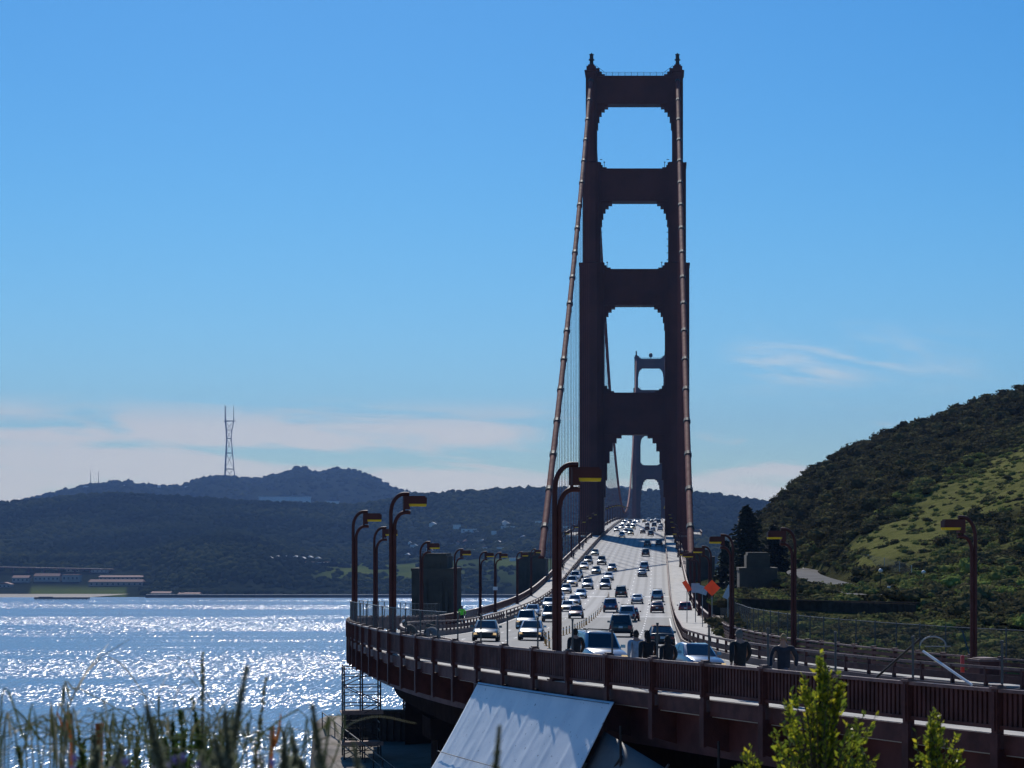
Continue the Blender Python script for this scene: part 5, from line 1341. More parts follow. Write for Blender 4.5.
for k in range(12):
    mb = MB(); q = A.lerp(B, k/11); mb.path([q+Vector((0, 0, -.3)), q+Vector((0, 0, 1.1))], .04, 6); mb.build('post', M['dark'], hr_, world=True)

# ================================================================== hillside furniture
mb = MB(); a, b_ = at(742, 602, 172), at(916, 608, 166)
n_ = 30
for k in range(n_):
    p = a.lerp(b_, (k+.5)/n_); mb.box(p+Vector((0, 0, -.75)), ((b_-a).length/n_*.94, .5, 2.1)) 
mb.box(a.lerp(b_, .5)+Vector((0, 0, .33)), ((b_-a).length, .62, .10), M=Matrix.Rotation(math.atan2(b_.z-a.z, b_.x-a.x), 3, 'Y').inverted())
tag(mb.build('retaining_wall', M['timber'], origin=a), 'long dark timber retaining wall below the side road', 'wall')
def small(name, label, cat, px, py, d): return thing(name, label, cat, at(px, py, d))
r = small('portable_toilet', 'blue portable toilet with a pale roof at the foot of the hill', 'toilet', 984.5, 616, 190)
mb = MB(); mb.box((0, 0, .75), (1.0, 1.0, 1.5)); mb.box((0, -.51, .75), (.7, .03, 1.3)); mb.build('cabin', mat('blue_plastic', (.02, .07, .25), .4), r)
mb = MB(); mb.box((0, 0, 1.53), (1.08, 1.08, .10)); mb.lathe([(.5, 1.58), (.3, 1.72), (.05, 1.75)], 12); mb.build('roof', mat('pale_plastic', (.5, .52, .55), .4), r)
r = small('utility_cabinet', 'small pale blue box at the lower end of the side road', 'cabinet', 886, 592.5, 200)
mb = MB(); mb.box((0, 0, .28), (.78, .5, .55)); mb.build('case', mat('pale_cabinet', (.42, .52, .62), .5), r); mb = MB(); mb.box((0, 0, .59), (.86, .58, .06)); mb.build('lid', M['plate'], r)
for px, py, pb, l in ((880.5, 571, 590, 'pole with a round white lamp at the lower end of the side road'), (923.5, 572.5, 597, 'slim pole with a small white lamp on the slope right of the side road')):
    r = small('path_light', l, 'lamp', px, pb, 203); H = (pb-py)/F*203
    mb = MB(); mb.path([(0, 0, -.4), (0, 0, H)], .04, 6); mb.build('pole', M['dark'], r)
    mb = MB(); mb.lathe([(.05, H-.14), (.19, H-.05), (.22, H+.08), (.12, H+.2), (.02, H+.24)], 10); mb.build('lamp_shade', M['plate'], r)
fr = thing('mesh_fence', 'chain link fence along the upper edge of the side road', 'fence', at(860, 570, 235))
fl = [(905, 588, 206), (893, 583.5, 212), (878, 579, 222), (862, 574, 238), (848, 570, 254), (836, 567, 270), (826, 564.5, 290)]
pts = [at(*q)+Vector((1.0, 2.6, 0)) for q in fl]
for p in pts:
    mb = MB(); mb.path([p+Vector((0, 0, -.4)), p+Vector((0, 0, 2.3))], .045, 6); mb.build('pole', M['galv'], fr, world=True)
me = bpy.data.meshes.new('wire_mesh'); vs = []; dd = 0; uvs = []
for i, p in enumerate(pts):
    if i: dd += (p-pts[i-1]).length
    for h in (.1, 2.3): vs.append(p+Vector((0, 0, h))-fr.location); uvs.append((dd, h))
me.from_pydata(vs, [], [(2*i, 2*i+2, 2*i+3, 2*i+1) for i in range(len(pts)-1)]); ul = me.uv_layers.new(name='UVMap')
for lp_ in me.loops: ul.data[lp_.index].uv = uvs[lp_.vertex_index]
me.materials.append(M['mesh']); o = bpy.data.objects.new('wire_mesh', me); COL.objects.link(o); o.parent = fr
r = thing('guard_rail', 'short white guard rail at the far bend of the side road', 'guard rail', at(803, 572, 300))
mb = MB(); q = [at(799.5, 568, 318), at(803, 571, 303), at(808, 575, 285)]; mb.strip(lambda i: [q[i]+Vector((0, 0, .0)), q[i]+Vector((.1, 0, 0)), q[i]+Vector((.1, 0, .45)), q[i]+Vector((0, 0, .45))], [0, 1, 2]); mb.build('beam', M['plate'], r, world=True)
for i in range(3):
    mb = MB(); mb.box(q[i]+Vector((.05, .1, -.2)), (.12, .12, .9)); mb.build('post', M['galv'], r, world=True)

# trees
M['bark'] = mat('bark', (.06, .045, .035), .9, var=.4, scale=6)
M['needle'] = leaf_mat('dark_needles', [(.008, .012, .008), (.016, .024, .014), (.028, .036, .02)], .1, .7, .15)
def mesh_from(V, Fc, name, material, parent, T=None):
    o = mass(name, np.array(V), np.array(Fc), material, {'tint': T if T is not None else np.repeat(rng.random(len(Fc)), 4)}); o.parent = parent; return o
def conifer(label, px, ptop, pbase, d, wpx, seed):
    b0 = at(px, pbase, d); H = (pbase-ptop)/F*d; W = wpx/F*d/2; r = thing('conifer_tree', label, 'tree', b0); rn = np.random.default_rng(seed)
    mb = MB(); mb.path([(0, 0, -1), (.1, 0, H*.5), (0, 0, H*.97)], [.05*W+.14, .12, .03], 8); mb.build('trunk', M['bark'], r)
    V = []; Fc = []
    nb = 240
    for k in range(nb):
        z = H*(.06+.92*k/nb); R = W*(1-(z/H))**.58*rn.uniform(.55, 1.15)+.12; a = rn.uniform(0, 2*PI); dr = np.array([math.cos(a), math.sin(a), 0]); sd = np.array([-math.sin(a), math.cos(a), 0])
        for q in range(26):
            f = rn.uniform(.15, 1.0); c = dr*R*f+np.array([0, 0, z-.25*R*f+rn.normal(0, .12)])+sd*rn.normal(0, .22*R*(1.1-f)); l = rn.uniform(.18, .42)*(.6+W*.12); u = dr*.8+np.array([0, 0, rn.normal(-.1, .3)])+sd*rn.normal(0, .5); u /= np.linalg.norm(u); v = np.cross(u, rn.normal(0, 1, 3)); v /= np.linalg.norm(v)
            i0 = len(V); V += [c-u*l, c+v*l*.4, c+u*l, c-v*l*.4]; Fc.append((i0, i0+1, i0+2, i0+3))
    mesh_from(V, Fc, 'crown', M['needle'], r)
conifer('dark conifer behind the near right concrete pylon, tallest tree beside the bridge', 748, 504, 600, 300, 66, 1)
conifer('shorter dark conifer right of the tall one behind the pylon', 774, 524, 600, 305, 52, 2)
conifer('small dark conifer left of the tall one by the bridge cable', 727, 541, 594, 320, 32, 3)
M['bushleaf'] = leaf_mat('tree_leaves', [(.012, .016, .009), (.025, .032, .016), (.045, .055, .024)], .15, .7, .15)
def broadleaf(label, px, ptop, pbase, d, wpx, seed):
    b0 = at(px, pbase, d); H = (pbase-ptop)/F*d; W = wpx/F*d/2; r = thing('broadleaf_tree', label, 'tree', b0)
    rn = np.random.default_rng(seed); mb = MB(); mb.path([(0, 0, -.8), (.06*W, 0, H*.55)], [.12, .07], 7)
    for k in range(4): a = k*1.7; mb.path([(.04*W, 0, H*.35), (W*.5*math.cos(a), W*.5*math.sin(a), H*.75)], [.07, .03], 5)
    mb.build('trunk', M['bark'], r); V = []; Fc = []
    for k in range(9):
        a = rn.uniform(0, 2*PI); R = rn.uniform(.1, .75)*W; cc = np.array([R*math.cos(a), R*math.sin(a), H*rn.uniform(.5, .85)]); rad = W*rn.uniform(.3, .5)
        for q in range(70):
            dv = rn.normal(0, 1, 3); dv /= np.linalg.norm(dv); c = cc+dv*rad*rn.uniform(.6, 1)*np.array([1, 1, .7]); l = .16*(.5+W*.25); u = rn.normal(0, 1, 3); u /= np.linalg.norm(u); v = np.cross(u, dv); v /= np.linalg.norm(v)+1e-6; i0 = len(V); V += [c-u*l, c+v*l*.6, c+u*l, c-v*l*.6]; Fc.append((i0, i0+1, i0+2, i0+3))
    mesh_from(V, Fc, 'crown', M['bushleaf'], r)
for i, (px, dy, wd, hh, l) in enumerate([(848, 6, 16, 13, 'dark tree breaking the skyline of the right hill above the steep left slope'), (827, 5, 12, 10, 'small skyline tree on the right hill left of the dark one'), (772, 6, 10, 11, 'lowest skyline tree on the right hill above the conifers'), (884, 5, 12, 8, 'rounded skyline bush tree halfway up the right hill'), (962, 5, 14, 9, 'skyline tree high on the right hill right of the middle'), (1002, 5, 12, 9, 'skyline tree nearest the right edge of the picture')]):
    x, y, z = hill_z(px, .97); pb = HY-F*float(z)/float(y)+2; broadleaf(l, px, pb-hh, pb, float(y), wd, 30+i)

# ================================================================== far shore: buildings, tower on the hill
M['fwall'] = mat('far_white_wall', (.70, .68, .63), .8); M['fshore'] = mat('far_shore_wall', (.36, .31, .27), .8); M['ftan'] = mat('far_tan_wall', (.30, .22, .17), .8); M['froof'] = mat('far_red_roof', (.22, .085, .06), .8); M['fgrey'] = mat('far_grey_roof', (.62, .60, .58), .8); M['fglass'] = mat('far_window', (.03, .035, .04), .2)
def on_far(px, py, lo=2690, hi=4500):
    Y = np.arange(lo, hi, 8.0); p = HY-F*terr(np.full(Y.shape, float(px)), Y)/Y
    k = np.where(p <= py)[0]; y = float(Y[k[0]]) if len(k) else hi
    return y, float(terr(np.array([float(px)]), np.array([y]))[0])
def house(label, px, py, wpx, hpx, wall, roof, group=None, flatr=False, Y=None, depth=None):
    if Y is None and wpx < 9: hpx *= 1.35; py -= .8
    if Y is None: Y, z = on_far(px, py)
    else: z = float(terr(np.array([float(px)]), np.array([float(Y)]))[0]); z = min(z, (HY-py)/F*Y)
    w_ = wpx/F*Y; zt = (HY-py)/F*Y+hpx/F*Y; h = zt-z; d = depth or min(w_, 14.0)
    r = thing('house' if wpx < 16 else 'long_building', label, 'house' if wpx < 16 else 'building', ((px-VX)/F*Y, Y, CAMZ+z-.5), rng.uniform(-.25, .25) if wpx < 16 else 0, group)
    hw = h*(.68 if not flatr else .9)
    mb = MB(); mb.box((0, 0, hw/2), (w_, d, hw)); mb.build('wall', M[wall], r)
    mb = MB()
    if flatr: mb.box((0, 0, hw+(h-hw)/2), (w_*1.02, d*1.05, h-hw))
    elif wpx < 16: mb.prism([(-w_*.55, hw), (w_*.55, hw), (0, h+.4)], -d*.53, d*.53)
    else: mb.rings([[Vector((x, y, z_)) for x, y, z_ in ((-w_*.51, -d*.55, hw), (w_*.51, -d*.55, hw), (w_*.51, d*.55, hw), (-w_*.51, d*.55, hw))], [Vector((x, y, z_)) for x, y, z_ in ((-w_*.49, -d*.03, h), (w_*.49, -d*.03, h), (w_*.49, d*.03, h), (-w_*.49, d*.03, h))]])
    mb.build('roof', M[roof], r)
    if wpx >= 8:
        n_ = max(2, int(wpx/4)); wd = MB().box((0, 0, 0), (w_/n_*.4, .3, hw*.35)); me_ = None
        for k in range(min(n_, 10)):
            if me_ is None: o = wd.build('window', M['fglass'], r); me_ = o.data
            else: o = bpy.data.objects.new('window', me_); COL.objects.link(o); o.parent = r
            o.location = (-w_/2+w_*(k+.5)/min(n_, 10), -d/2-.05, hw*.55)
    return r
B_ = [('white hall with a red roof at the left end of the shore', 22, 583, 17, 8, 'fshore', 'froof'), ('pale gabled hall behind the green shore lawn', 48, 582, 26, 9, 'fshore', 'froof'), ('pale hall with twin blocks right of the gabled hall', 72, 582, 17, 8, 'fshore', 'froof'),
      ('long tan warehouse with a red roof on the shore', 117, 587, 54, 8, 'ftan', 'froof'), ('long red roofed shed behind the tan warehouse', 122, 580, 44, 5, 'ftan', 'froof'), ('white block under the far elevated road', 75, 572, 14, 4, 'fshore', 'froof'), ('bright white building right of the white block below the woods', 101, 573, 17, 4, 'fshore', 'froof'),
      ('low pale boathouse beside the water right of the warehouses', 162, 597, 20, 6, 'fshore', 'froof'), ('low red roofed boathouse at the right end of the shore buildings', 190, 597, 22, 5, 'ftan', 'froof'), ('small cottage at the far left edge of the shore', 6, 588, 12, 6, 'fshore', 'froof'),
      ('long pale flat building on the bluff under the row of white houses', 314, 565, 43, 3.5, 'fwall', 'froof'), ('flat white building in the woods left of the bridge tower', 508, 529, 14, 3, 'fwall', 'fgrey'), ('pair of pale blocks in the woods above the left pylons', 469, 533, 15, 4.5, 'fwall', 'fgrey'), ('small white block right of the pair of pale blocks', 457, 530, 7, 3.5, 'fwall', 'fgrey')]
for l, px, py, wd, hp_, wl, rf in B_: house(l, px, py, wd, hp_, wl, rf, flatr='block' in l or 'flat' in l)
for px in (270, 278, 287, 296, 303, 310, 318): house('white gabled house in the row on the wooded bluff left of the lamps', px, 560.8+rng.uniform(-1, 1), 5.5, 3.0, 'fshore', 'fgrey', 'white houses in a row on the wooded bluff')
for k in range(34):
    px, py = rng.uniform(405, 535), rng.uniform(545, 562)
    if k % 4 == 0: px, py = rng.uniform(430, 575), rng.uniform(524, 545)
    house('tiny pale house among the far trees above the left pylons', px, py, rng.uniform(3, 7), rng.uniform(2.2, 4), ['fwall', 'fwall', 'ftan'][k % 3], ['fgrey', 'froof'][k % 2], 'pale houses among the far trees', flatr=k % 3 == 0)
for px, w_, yb, hh, l in ((285, 50, 501, 4.5, 'long pale apartment block below the tall blue hill'), (332, 14, 506, 5, 'short pale apartment block right of the long one below the blue hill')): house(l, px, yb, w_, hh, 'fwall', 'fgrey', flatr=True, Y=6400, depth=30)
for k in range(22): house('tiny house on the far hill left of the lattice tower', rng.uniform(85, 215), rng.uniform(487, 492), rng.uniform(2.5, 5), 2.2, 'fwall', 'fgrey', 'tiny houses on the far blue hill', flatr=True, Y=7450+rng.uniform(-150, 250), depth=12)
# elevated road
r = thing('elevated_road', 'dark red elevated road on pillars in front of the woods on the left shore', 'viaduct', at(30, 575, 3010))
mb = MB(); a, b_ = at(-120, 565, 3000), at(112, 569.5, 3020); mb.add([a+Vector((0, y, z)) for y in (0, 14) for z in (-.9, .8)]+[b_+Vector((0, y, z)) for y in (0, 14) for z in (-.9, .8)], [(0, 1, 3, 2), (4, 6, 7, 5), (0, 4, 5, 1), (1, 5, 7, 3), (3, 7, 6, 2), (2, 6, 4, 0)]); mb.build('deck', mat('far_red_steel', (.10, .03, .025), .7), r, world=True)
for k in range(15):
    p = a.lerp(b_, (k+.5)/15); mb = MB(); mb.box((p.x, p.y+6, p.z-12), (1.8, 4, 21)); mb.build('pillar', bpy.data.materials['far_red_steel'], r, world=True)
r = thing('pier', 'dark wooden pier standing in the water off the left shore', 'pier', at(62, 599, 2560))
mb = MB(); L_ = 54/F*2560; mb.box((0, 0, 1.2), (L_, 8, 2.2)); mb.box((-L_*.3, 0, 2.6), (L_*.25, 5, .8)); mb.build('deck', M['dark'], r)
for k in range(14): mb = MB(); mb.path([(-L_/2+L_*(k+.5)/14, -3, -2.5), (-L_/2+L_*(k+.5)/14, -3, 1)], .5, 6); mb.build('pile', M['dark'], r)
r = thing('seawall', 'low dark seawall along the foot of the wooded shore left of the bridge', 'wall', at(300, 597.5, 2640))
mb = MB(); a, b_ = at(146, 597.4, 2648), at(640, 597.4, 2648); mb.box(((a.x+b_.x)/2, 2648, 1.4), (b_.x-a.x, 6, 4.0)); mb.build('core', mat('wet_rock', (.05, .05, .05), .9, var=.5, scale=.1), r, world=True)
mb = MB(); mb.box(((a.x+b_.x)/2, 2651, 3.7), (b_.x-a.x, 7, .5)); mb.build('coping', M['pale'], r, world=True)
mb = MB(); a = at(-60, 596, 2675); b_ = at(82, 596, 2675); mb.add([a+Vector((0, -22, -3.2)), b_+Vector((-10, -22, -3.2)), b_+Vector((60, 10, 2.5)), a+Vector((0, 10, 2.5))], [(0, 1, 2, 3)]); tag(mb.build('beach', mat('beach_sand', (.42, .36, .28), .9)), kind='structure')
# lattice tower
b0 = at(228.2, 479, 7950); r = thing('broadcast_tower', 'tall three legged lattice broadcast tower on the far blue hill', 'tower', b0)
K = 7950/F; M['mast'] = mat('mast_steel', (.16, .12, .13), .7)
lv = [(479, 6.6), (469, 5.6), (453, 4.2), (438.5, 3.0), (430, 3.7), (421, 5.4)]
def ring3(i): y, w_ = lv[i]; return [Vector((w_*K*math.cos(a), w_*K*math.sin(a), (479-y)*K)) for a in (PI*.04, PI*.71, PI*1.37)]
for j in range(3): mb = MB(); mb.path([ring3(i)[j] for i in range(6)], 1.75, 6); mb.build('leg', M['mast'], r)
for i in range(1, 6):
    mb = MB(); q = ring3(i)
    for j in range(3): mb.path([q[j], q[(j+1) % 3]], 1.9 if i in (1, 2, 3, 5) else 1.2, 6)
    if i == 5: mb.path([q[0]+Vector((8, 0, 0)), q[1]+Vector((-8, 0, 0))], 1.8, 6)
    mb.build('cross_beam', M['mast'], r)
    p_ = ring3(i-1); mb = MB()
    for j in range(3): mb.path([p_[j], q[(j+1) % 3]], .5, 4); mb.path([p_[(j+1) % 3], q[j]], .5, 4)
    mb.build('lattice', M['mast'], r)
for j in range(3): mb = MB(); p_ = ring3(5)[j]; mb.path([p_, p_+Vector((0, 0, 15.5*K))], [1.5, 1.0], 6); mb.build('mast', M['mast'], r)
for px, l in ((90.5, 'thin radio mast on the far hill, left one of two'), (98.5, 'thin radio mast on the far hill, right one of two')):
    b0 = at(px, 484, 7950); r = thing('radio_mast', l, 'mast', b0); mb = MB(); mb.path([(0, 0, 0), (0, 0, 13*K)], [1.5, .7], 5); mb.build('mast_pole', M['mast'], r)
    mb = MB(); mb.box((0, 0, .8*K), (2.2*K, 6, 1.2*K)); mb.build('base_hut', M['mast'], r)

# ================================================================== plants in front of the viewer
def ground_h(x, y):
    i = np.clip(np.searchsorted(gx, x)-1, 0, len(gx)-2); j = np.clip(np.searchsorted(gy, y)-1, 0, len(gy)-2); return float(GZ[i, j])+CAMZ
M['blade'] = leaf_mat('dry_green_grass', [(.03, .042, .015), (.06, .078, .026), (.10, .11, .05), (.24, .22, .15)], .35, .5, .3)
M['herb'] = leaf_mat('dark_herb_leaves', [(.09, .105, .062), (.18, .20, .12), (.30, .31, .22)], .5, .55, .3)
M['green'] = leaf_mat('small_green_leaves', [(.03, .055, .015), (.06, .11, .025), (.10, .16, .04)], .45, .5, .3)
M['yellowleaf'] = leaf_mat('yellow_green_leaves', [(.045, .075, .012), (.14, .19, .02), (.34, .36, .025), (.60, .50, .035)], .6, .35, .45)
M['rust'] = leaf_mat('rust_leaves', [(.20, .06, .02), (.34, .12, .03)], .4, .5, .3)
M['stem'] = mat('plant_stem', (.07, .055, .03), .8)
M['petal'] = mat('violet_petals', (.16, .12, .34), .6)
def ribbon_verts(pts, w0, facing=Vector((1, 0, .2))):
    V = []; n_ = len(pts)
    for i, p in enumerate(pts):
        d = (pts[min(i+1, n_-1)]-pts[max(i-1, 0)]).normalized(); sd = d.cross(Vector((0, 1, .15))).normalized(); t_ = i/(n_-1); wv_ = w0*.55*(1-t_)**.55+.0005
        V += [p-sd*wv_, p+sd*wv_+Vector((0, wv_*.8, 0))]
    return V, [(2*i, 2*i+1, 2*i+3, 2*i+2) for i in range(n_-1)]
def smooth_path(pp, n_=16):
    t_ = np.linspace(0, 1, len(pp)); f = [hermite(t_, [p[k] for p in pp]) for k in range(3)]; return [Vector([float(g(x)) for g in f]) for x in np.linspace(0, 1, n_)]
def tuft(label, blades, Y, w_, seed, mat_='blade', extra=0, spread=30, group=None):
    px0, py0 = blades[0][0]; b0 = at(px0, 768, Y); gz = ground_h(b0.x, Y); b0.z = gz
    r = thing('grass_tuft', label, 'grass', b0, 0, group); rn = random.Random(seed); V = []; Fc = []; T = []
    allb = [list(b_) for b_ in blades]
    for k in range(extra):
        x = px0+rn.uniform(-spread, spread); h = rn.uniform(15, 62); dx = rn.choice((-1, 1))*rn.uniform(15, 95); allb.append([(x, 775), (x+dx*.2, 768-h*.7), (x+dx*.6, 768-h), (x+dx*1.1, 768-h*rn.uniform(.3, .95))])
    for bl in allb:
        yy = Y+rn.uniform(-.35, .35); pp = [Vector((b0.x+rn.uniform(-.06, .06), yy, gz))]+[at(x, y, yy+.12*i) for i, (x, y) in enumerate(bl)]
        v, f = ribbon_verts(smooth_path(pp, 24), w_*rn.uniform(.7, 1.2)); base = len(V); V += [q-b0 for q in v]; Fc += [tuple(i+base for i in q) for q in f]; T += [rn.random()]*len(v)
    mesh_from([tuple(v) for v in V], Fc, 'blades', M[mat_], r, np.array(T))
tuft('tall arching grass blade loop at the left in front of the glittering water', [[(56, 760), (66, 715), (80, 682), (95, 664), (108, 657), (123, 666), (137, 684), (147, 702), (152, 730)], [(60, 750), (72, 700), (84, 678), (97, 658), (109, 643)], [(62, 745), (78, 690), (92, 664), (112, 650), (130, 639)], [(64, 748), (70, 691), (95, 697), (120, 712), (142, 737)], [(50, 760), (55, 730), (75, 722), (104, 727)]], 5.6, .0040, 1, extra=5)
tuft('pale bent grass blades between the arching loop and the leafy spike', [[(158, 760), (158, 712), (159, 692), (170, 671)], [(228, 760), (222, 728), (205, 690), (188, 664), (176, 656)], [(225, 760), (214, 715), (196, 685), (176, 667)], [(200, 765), (190, 735), (178, 705), (168, 692)], [(150, 765), (150, 735), (147, 705), (145, 686)], [(225, 765), (215, 745), (190, 712), (178, 690), (160, 684)]], 5.9, .0036, 2, extra=16, spread=50)
tuft('low fine grass in the bottom left corner of the picture', [[(8, 770), (20, 752), (34, 735), (60, 728)], [(5, 770), (12, 745), (6, 720)]], 4.8, .0026, 3, extra=9, spread=45)
tuft('low grass under the blurred spikes left of the scaffold', [[(268, 770), (290, 745), (318, 738), (340, 745)], [(300, 770), (318, 748), (340, 768)], [(235, 770), (250, 740), (280, 742)]], 5.0, .0028, 4, extra=18, spread=60)
tuft('long dry blades lying across the bottom left grasses', [[(0, 762), (50, 745), (110, 738), (170, 742)], [(20, 770), (90, 752), (160, 748), (230, 752)], [(300, 765), (240, 745), (180, 738), (120, 745)], [(330, 770), (290, 752), (235, 748)], [(60, 770), (80, 745), (120, 722), (170, 715)], [(240, 765), (225, 742), (190, 722), (150, 722)], [(110, 768), (150, 742), (205, 735), (260, 745)], [(0, 740), (30, 748), (70, 765)]], 4.6, .0045, 15, extra=0)
tuft('dark thin arching blades rising through the middle of the left clump', [[(170, 765), (165, 735), (150, 700), (128, 690)], [(180, 765), (186, 725), (198, 700), (215, 692)], [(190, 765), (200, 730), (220, 712), (243, 715)], [(150, 765), (140, 735), (118, 715), (98, 720)], [(205, 765), (212, 728), (228, 700), (238, 690)], [(130, 765), (122, 740), (104, 722), (84, 715)], [(215, 768), (232, 742), (258, 733), (276, 742)], [(160, 768), (170, 730), (178, 690), (196, 680)]], 5.4, .0036, 21, extra=10, spread=60)
tuft('low tangled grass below the tall arching blade', [[(100, 770), (112, 742), (140, 738), (160, 741)], [(90, 770), (120, 748), (165, 745)]], 4.4, .0034, 5, extra=11, spread=60)
for k, (pts_, w_, l) in enumerate([([(71, 762), (66, 740), (60, 720), (56.5, 711)], .010, 'narrow rust brown spear leaf at the left before the water'), ([(99, 772), (99, 750), (100, 730), (101, 722)], .022, 'broad rust orange leaf standing among the left grasses'), ([(271, 772), (274, 748), (279, 728), (281, 713)], .011, 'thin rust orange spear leaf near the blurred spikes')]):
    b0 = at(pts_[0][0], 768, 5.2); b0.z = ground_h(b0.x, 5.2); r = thing('spear_plant', l, 'plant', b0); v, f = ribbon_verts(smooth_path([b0]+[at(x, y, 5.2) for x, y in pts_], 20), w_); mesh_from([tuple(q-b0) for q in v], f, 'blade', M['rust'], r, np.full(len(v), .3+.3*k))
def spike(label, px, ptop, Y, wpx, mat_, seed, nleaf=260, leaf=.012, lean=0, flower=False, name='herb_plant', taper=1.0):
    rn = np.random.default_rng(seed); top = at(px, ptop, Y); b0 = at(px-lean, 768, Y+.1); b0.z = ground_h(b0.x, Y); r = thing(name, label, 'plant', b0)
    H = top-b0; mb = MB(); bend = Vector((rn.uniform(-.09, .09), 0, 0)); mb.path([(0, 0, -.05)]+[tuple(H*q+bend*(4*q*(1-q))) for q in (.2, .4, .6, .8, .9)]+[tuple(H)], [.006, .0055, .005, .004, .003, .002, .0015], 6); mb.build('stem', M['stem'], r)
    V = []; Fc = []; W = wpx/F*Y/2; vis = (790-ptop)/F*Y
    for k in range(nleaf):
        t_ = rn.random(); zz = t_*vis; q_ = 1-zz/H.length; c = np.array(H)*q_+np.array(bend)*4*q_*(1-q_); a = rn.uniform(0, 2*PI); R = W*min(1, .04+1.05*t_**.85*taper)*rn.uniform(.5, 1.3); d = np.array([math.cos(a), math.sin(a), rn.uniform(.5, 2.0)]); d /= np.linalg.norm(d); l = max(R*rn.uniform(.7, 1.3), leaf*(.5+t_*.5)); sdv = np.cross(d, rn.normal(0, 1, 3)); sdv /= np.linalg.norm(sdv); wv_ = leaf*.32
        i0 = len(V); p = c; V += [p, p+d*l*.5+sdv*wv_, p+d*l, p+d*l*.5-sdv*wv_]; Fc.append((i0, i0+1, i0+2, i0+3))
    mesh_from(V, Fc, 'leaves', M[mat_], r)
    if flower:
        fm = MB()
        for k in range(9):
            a = rn.uniform(0, 2*PI); zz = rn.uniform(.0, .10); c = np.array(H)*(1-zz/H.length)+np.array([math.cos(a), math.sin(a), 0])*.014; fm.lathe([(.001, -.004), (.004, 0), (.005, .004), (.001, .007)], 6, tuple(c))
        fm.build('flowers', M['petal'], r)
spike('dark leafy spike rising highest above the left grasses', 202.5, 653, 5.6, 13, 'herb', 1, 240, .016)
spike('short dark leafy sprig leaning right behind the blurred spike', 266, 679, 5.2, 12, 'herb', 2, 160, .016, lean=26)
spike('thick blurred dark spike left of centre in the near grass', 247, 668, 2.9, 27, 'herb', 3, 620, .010)
spike('blurred dark green spike near the arching grass loop', 146, 706, 2.5, 24, 'herb', 4, 560, .010, lean=-8)
spike('blurred green spike just left of the scaffold tower', 312, 706, 2.9, 22, 'herb', 5, 420, .010)
spike('small blurred spike between two others at lower left', 284, 732, 2.8, 26, 'herb', 6, 380, .010, lean=10)
spike('soft blurred spike below the leafy spike', 225, 712, 2.7, 22, 'herb', 7, 480, .010, lean=-14)
spike('single blurred feathery spike in front of the white tarpaulin', 499.5, 727, 3.0, 17, 'herb', 8, 360, .009)
spike('low blurred stem in front of the dark ground right of the scaffold', 353, 742, 2.9, 14, 'herb', 17, 240, .009)
spike('small green leafy stem in the left grass right of the first rust leaf', 77, 726, 5.4, 16, 'green', 9, 150, .016)
spike('low green leafy stem in the far bottom left', 18, 748, 5.0, 16, 'green', 10, 140, .016, lean=4)
for k, (px, pt) in enumerate([(180, 712), (192, 698), (172, 722), (198, 722), (186, 730), (205, 735), (165, 738), (150, 728), (138, 738), (212, 742), (220, 728), (120, 744), (108, 738), (178, 735), (194, 726), (160, 722), (232, 745), (95, 748), (84, 742)]): spike('green small leaved stem in the clump below the pale bent blades', px, pt, 5.5+.1*k, 26, 'green', 40+k, 150, .019, lean=(-1)**k*9)
for o in COL.objects:
    if 'label' in o and str(o['label']).startswith('green small leaved'): o['group'] = 'green stems in the left clump'
for k, (px, pt) in enumerate([(64, 757), (164, 747), (201, 754), (262, 756), (178, 758), (120, 762)]):
    spike('blurred violet flower stem at the bottom left edge', px, pt, 2.6, 16, 'herb', 60+k, 90, .009, flower=True, name='violet_flower')
    COL.objects[-1]
for o in list(COL.objects):
    if 'label' in o and str(o['label']).startswith('blurred violet'): o['group'] = 'violet flowers at the bottom left'
for k in range(7):
    px = rng.uniform(85, 330); spike('blurred low grey green stem along the bottom left edge', px, rng.uniform(735, 765), rng.uniform(2.6, 4.2), 30, 'herb', 80+k, 240, .012, lean=rng.uniform(-45, 45))
for o in list(COL.objects):
    if 'label' in o and str(o['label']).startswith('blurred low grey'): o['group'] = 'low stems along the bottom left edge'
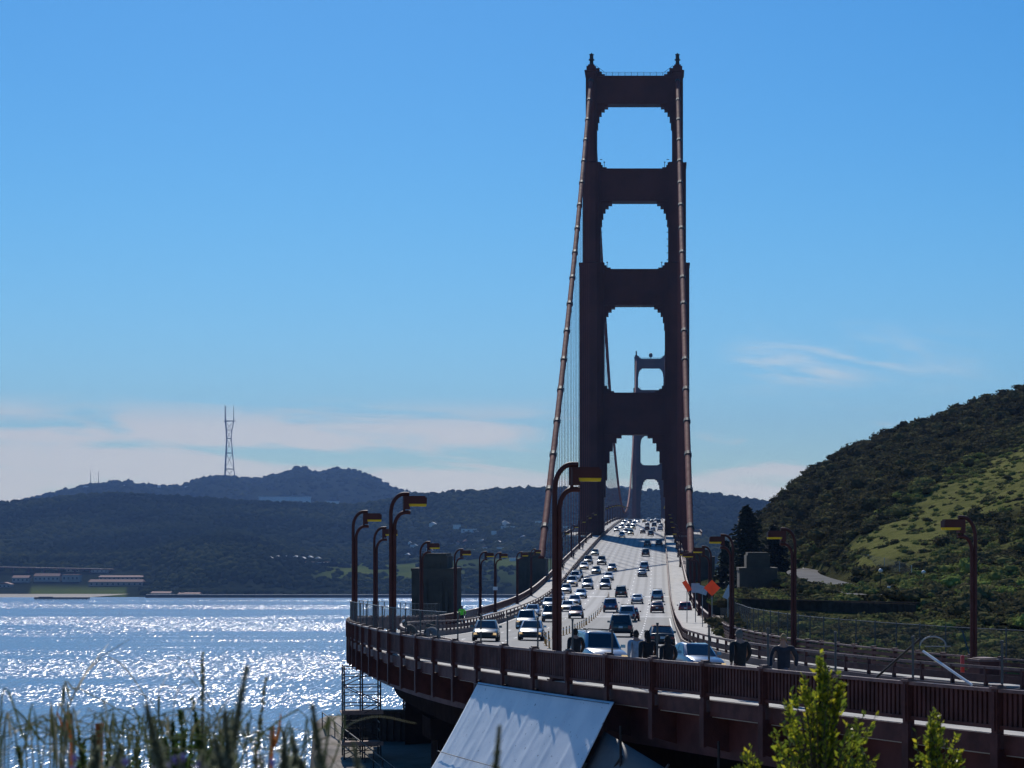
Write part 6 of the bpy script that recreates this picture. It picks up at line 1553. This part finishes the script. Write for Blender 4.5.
def shrub(label, px, ptop, Y, wpx, n_br, nleaf, seed):
    rn = np.random.default_rng(seed); b0 = at(px, 800, Y); b0.z = ground_h(b0.x, Y); r = thing('leafy_shrub', label, 'shrub', b0)
    H = (HY-ptop)/F*Y+CAMZ-b0.z; W = wpx/F*Y/2; V = []; Fc = []; T = []; mb = MB(); vis = (800-ptop)/F*Y
    for k in range(n_br):
        a = rn.uniform(0, 2*PI); f = (k/n_br); R = W*f**.7*rn.uniform(.7, 1.1); ht = H-vis*.92*f**.8*rn.uniform(.55, 1.0) if k else H
        tip = Vector((R*math.cos(a), R*math.sin(a)*.8, ht)); st = Vector((0, 0, max(.1, ht-rn.uniform(.35, .8))))
        path = smooth_path([Vector((0, 0, 0)), st*.6, st.lerp(tip, .45)+Vector((0, 0, -.05)), tip], 14); mb.path(path, [.010-.0085*i/13 for i in range(14)], 5)
        for q in range(nleaf):
            t_ = 1-rn.random()**1.3*.62; i = t_*13; i0_ = min(int(i), 12); p = path[i0_].lerp(path[i0_+1], i-i0_); ax = (path[i0_+1]-path[i0_]).normalized()
            an = rn.uniform(0, 2*PI); sd = Vector((math.cos(an), math.sin(an), 0)); d = (ax*rn.uniform(.4, 1.0)+sd*rn.uniform(.4, 1.0)).normalized(); l = rn.uniform(.026, .050)*(1.0 if t_ < .93 else .7); wv = d.cross(Vector(rn.normal(0, 1, 3))).normalized()*l*rn.uniform(.20, .30); up = d.cross(wv).normalized()*l*.10
            i0 = len(V); V += [p, p+d*l*.45+wv+up, p+d*l, p+d*l*.45-wv+up]; Fc.append((i0, i0+1, i0+2, i0+3)); T += [np.clip(rn.beta(1.5, 2.2)+.25*(t_-.7), 0, 1)]*4
    mb.build('branches', M['stem'], r); mesh_from([tuple(v) for v in V], Fc, 'leaves', M['yellowleaf'], r, np.array(T))
shrub('taller yellow green leafy shrub in front of the railing at lower right', 820, 653, 9.0, 128, 64, 52, 1)
shrub('smaller yellow green shrub right of the taller one at the bottom edge', 934, 708, 9.5, 74, 40, 50, 2)
shrub('yellow green shrub tips at the bottom edge left of the taller shrub', 750, 746, 9.0, 44, 18, 36, 3)
shrub('low yellow green sprigs at the right foot of the taller shrub', 862, 748, 8.6, 50, 20, 40, 4)

for o in COL.objects:
    if 'label' in o and not 4 <= len(str(o['label']).split()) <= 16: print('LABELLEN', o['label'])
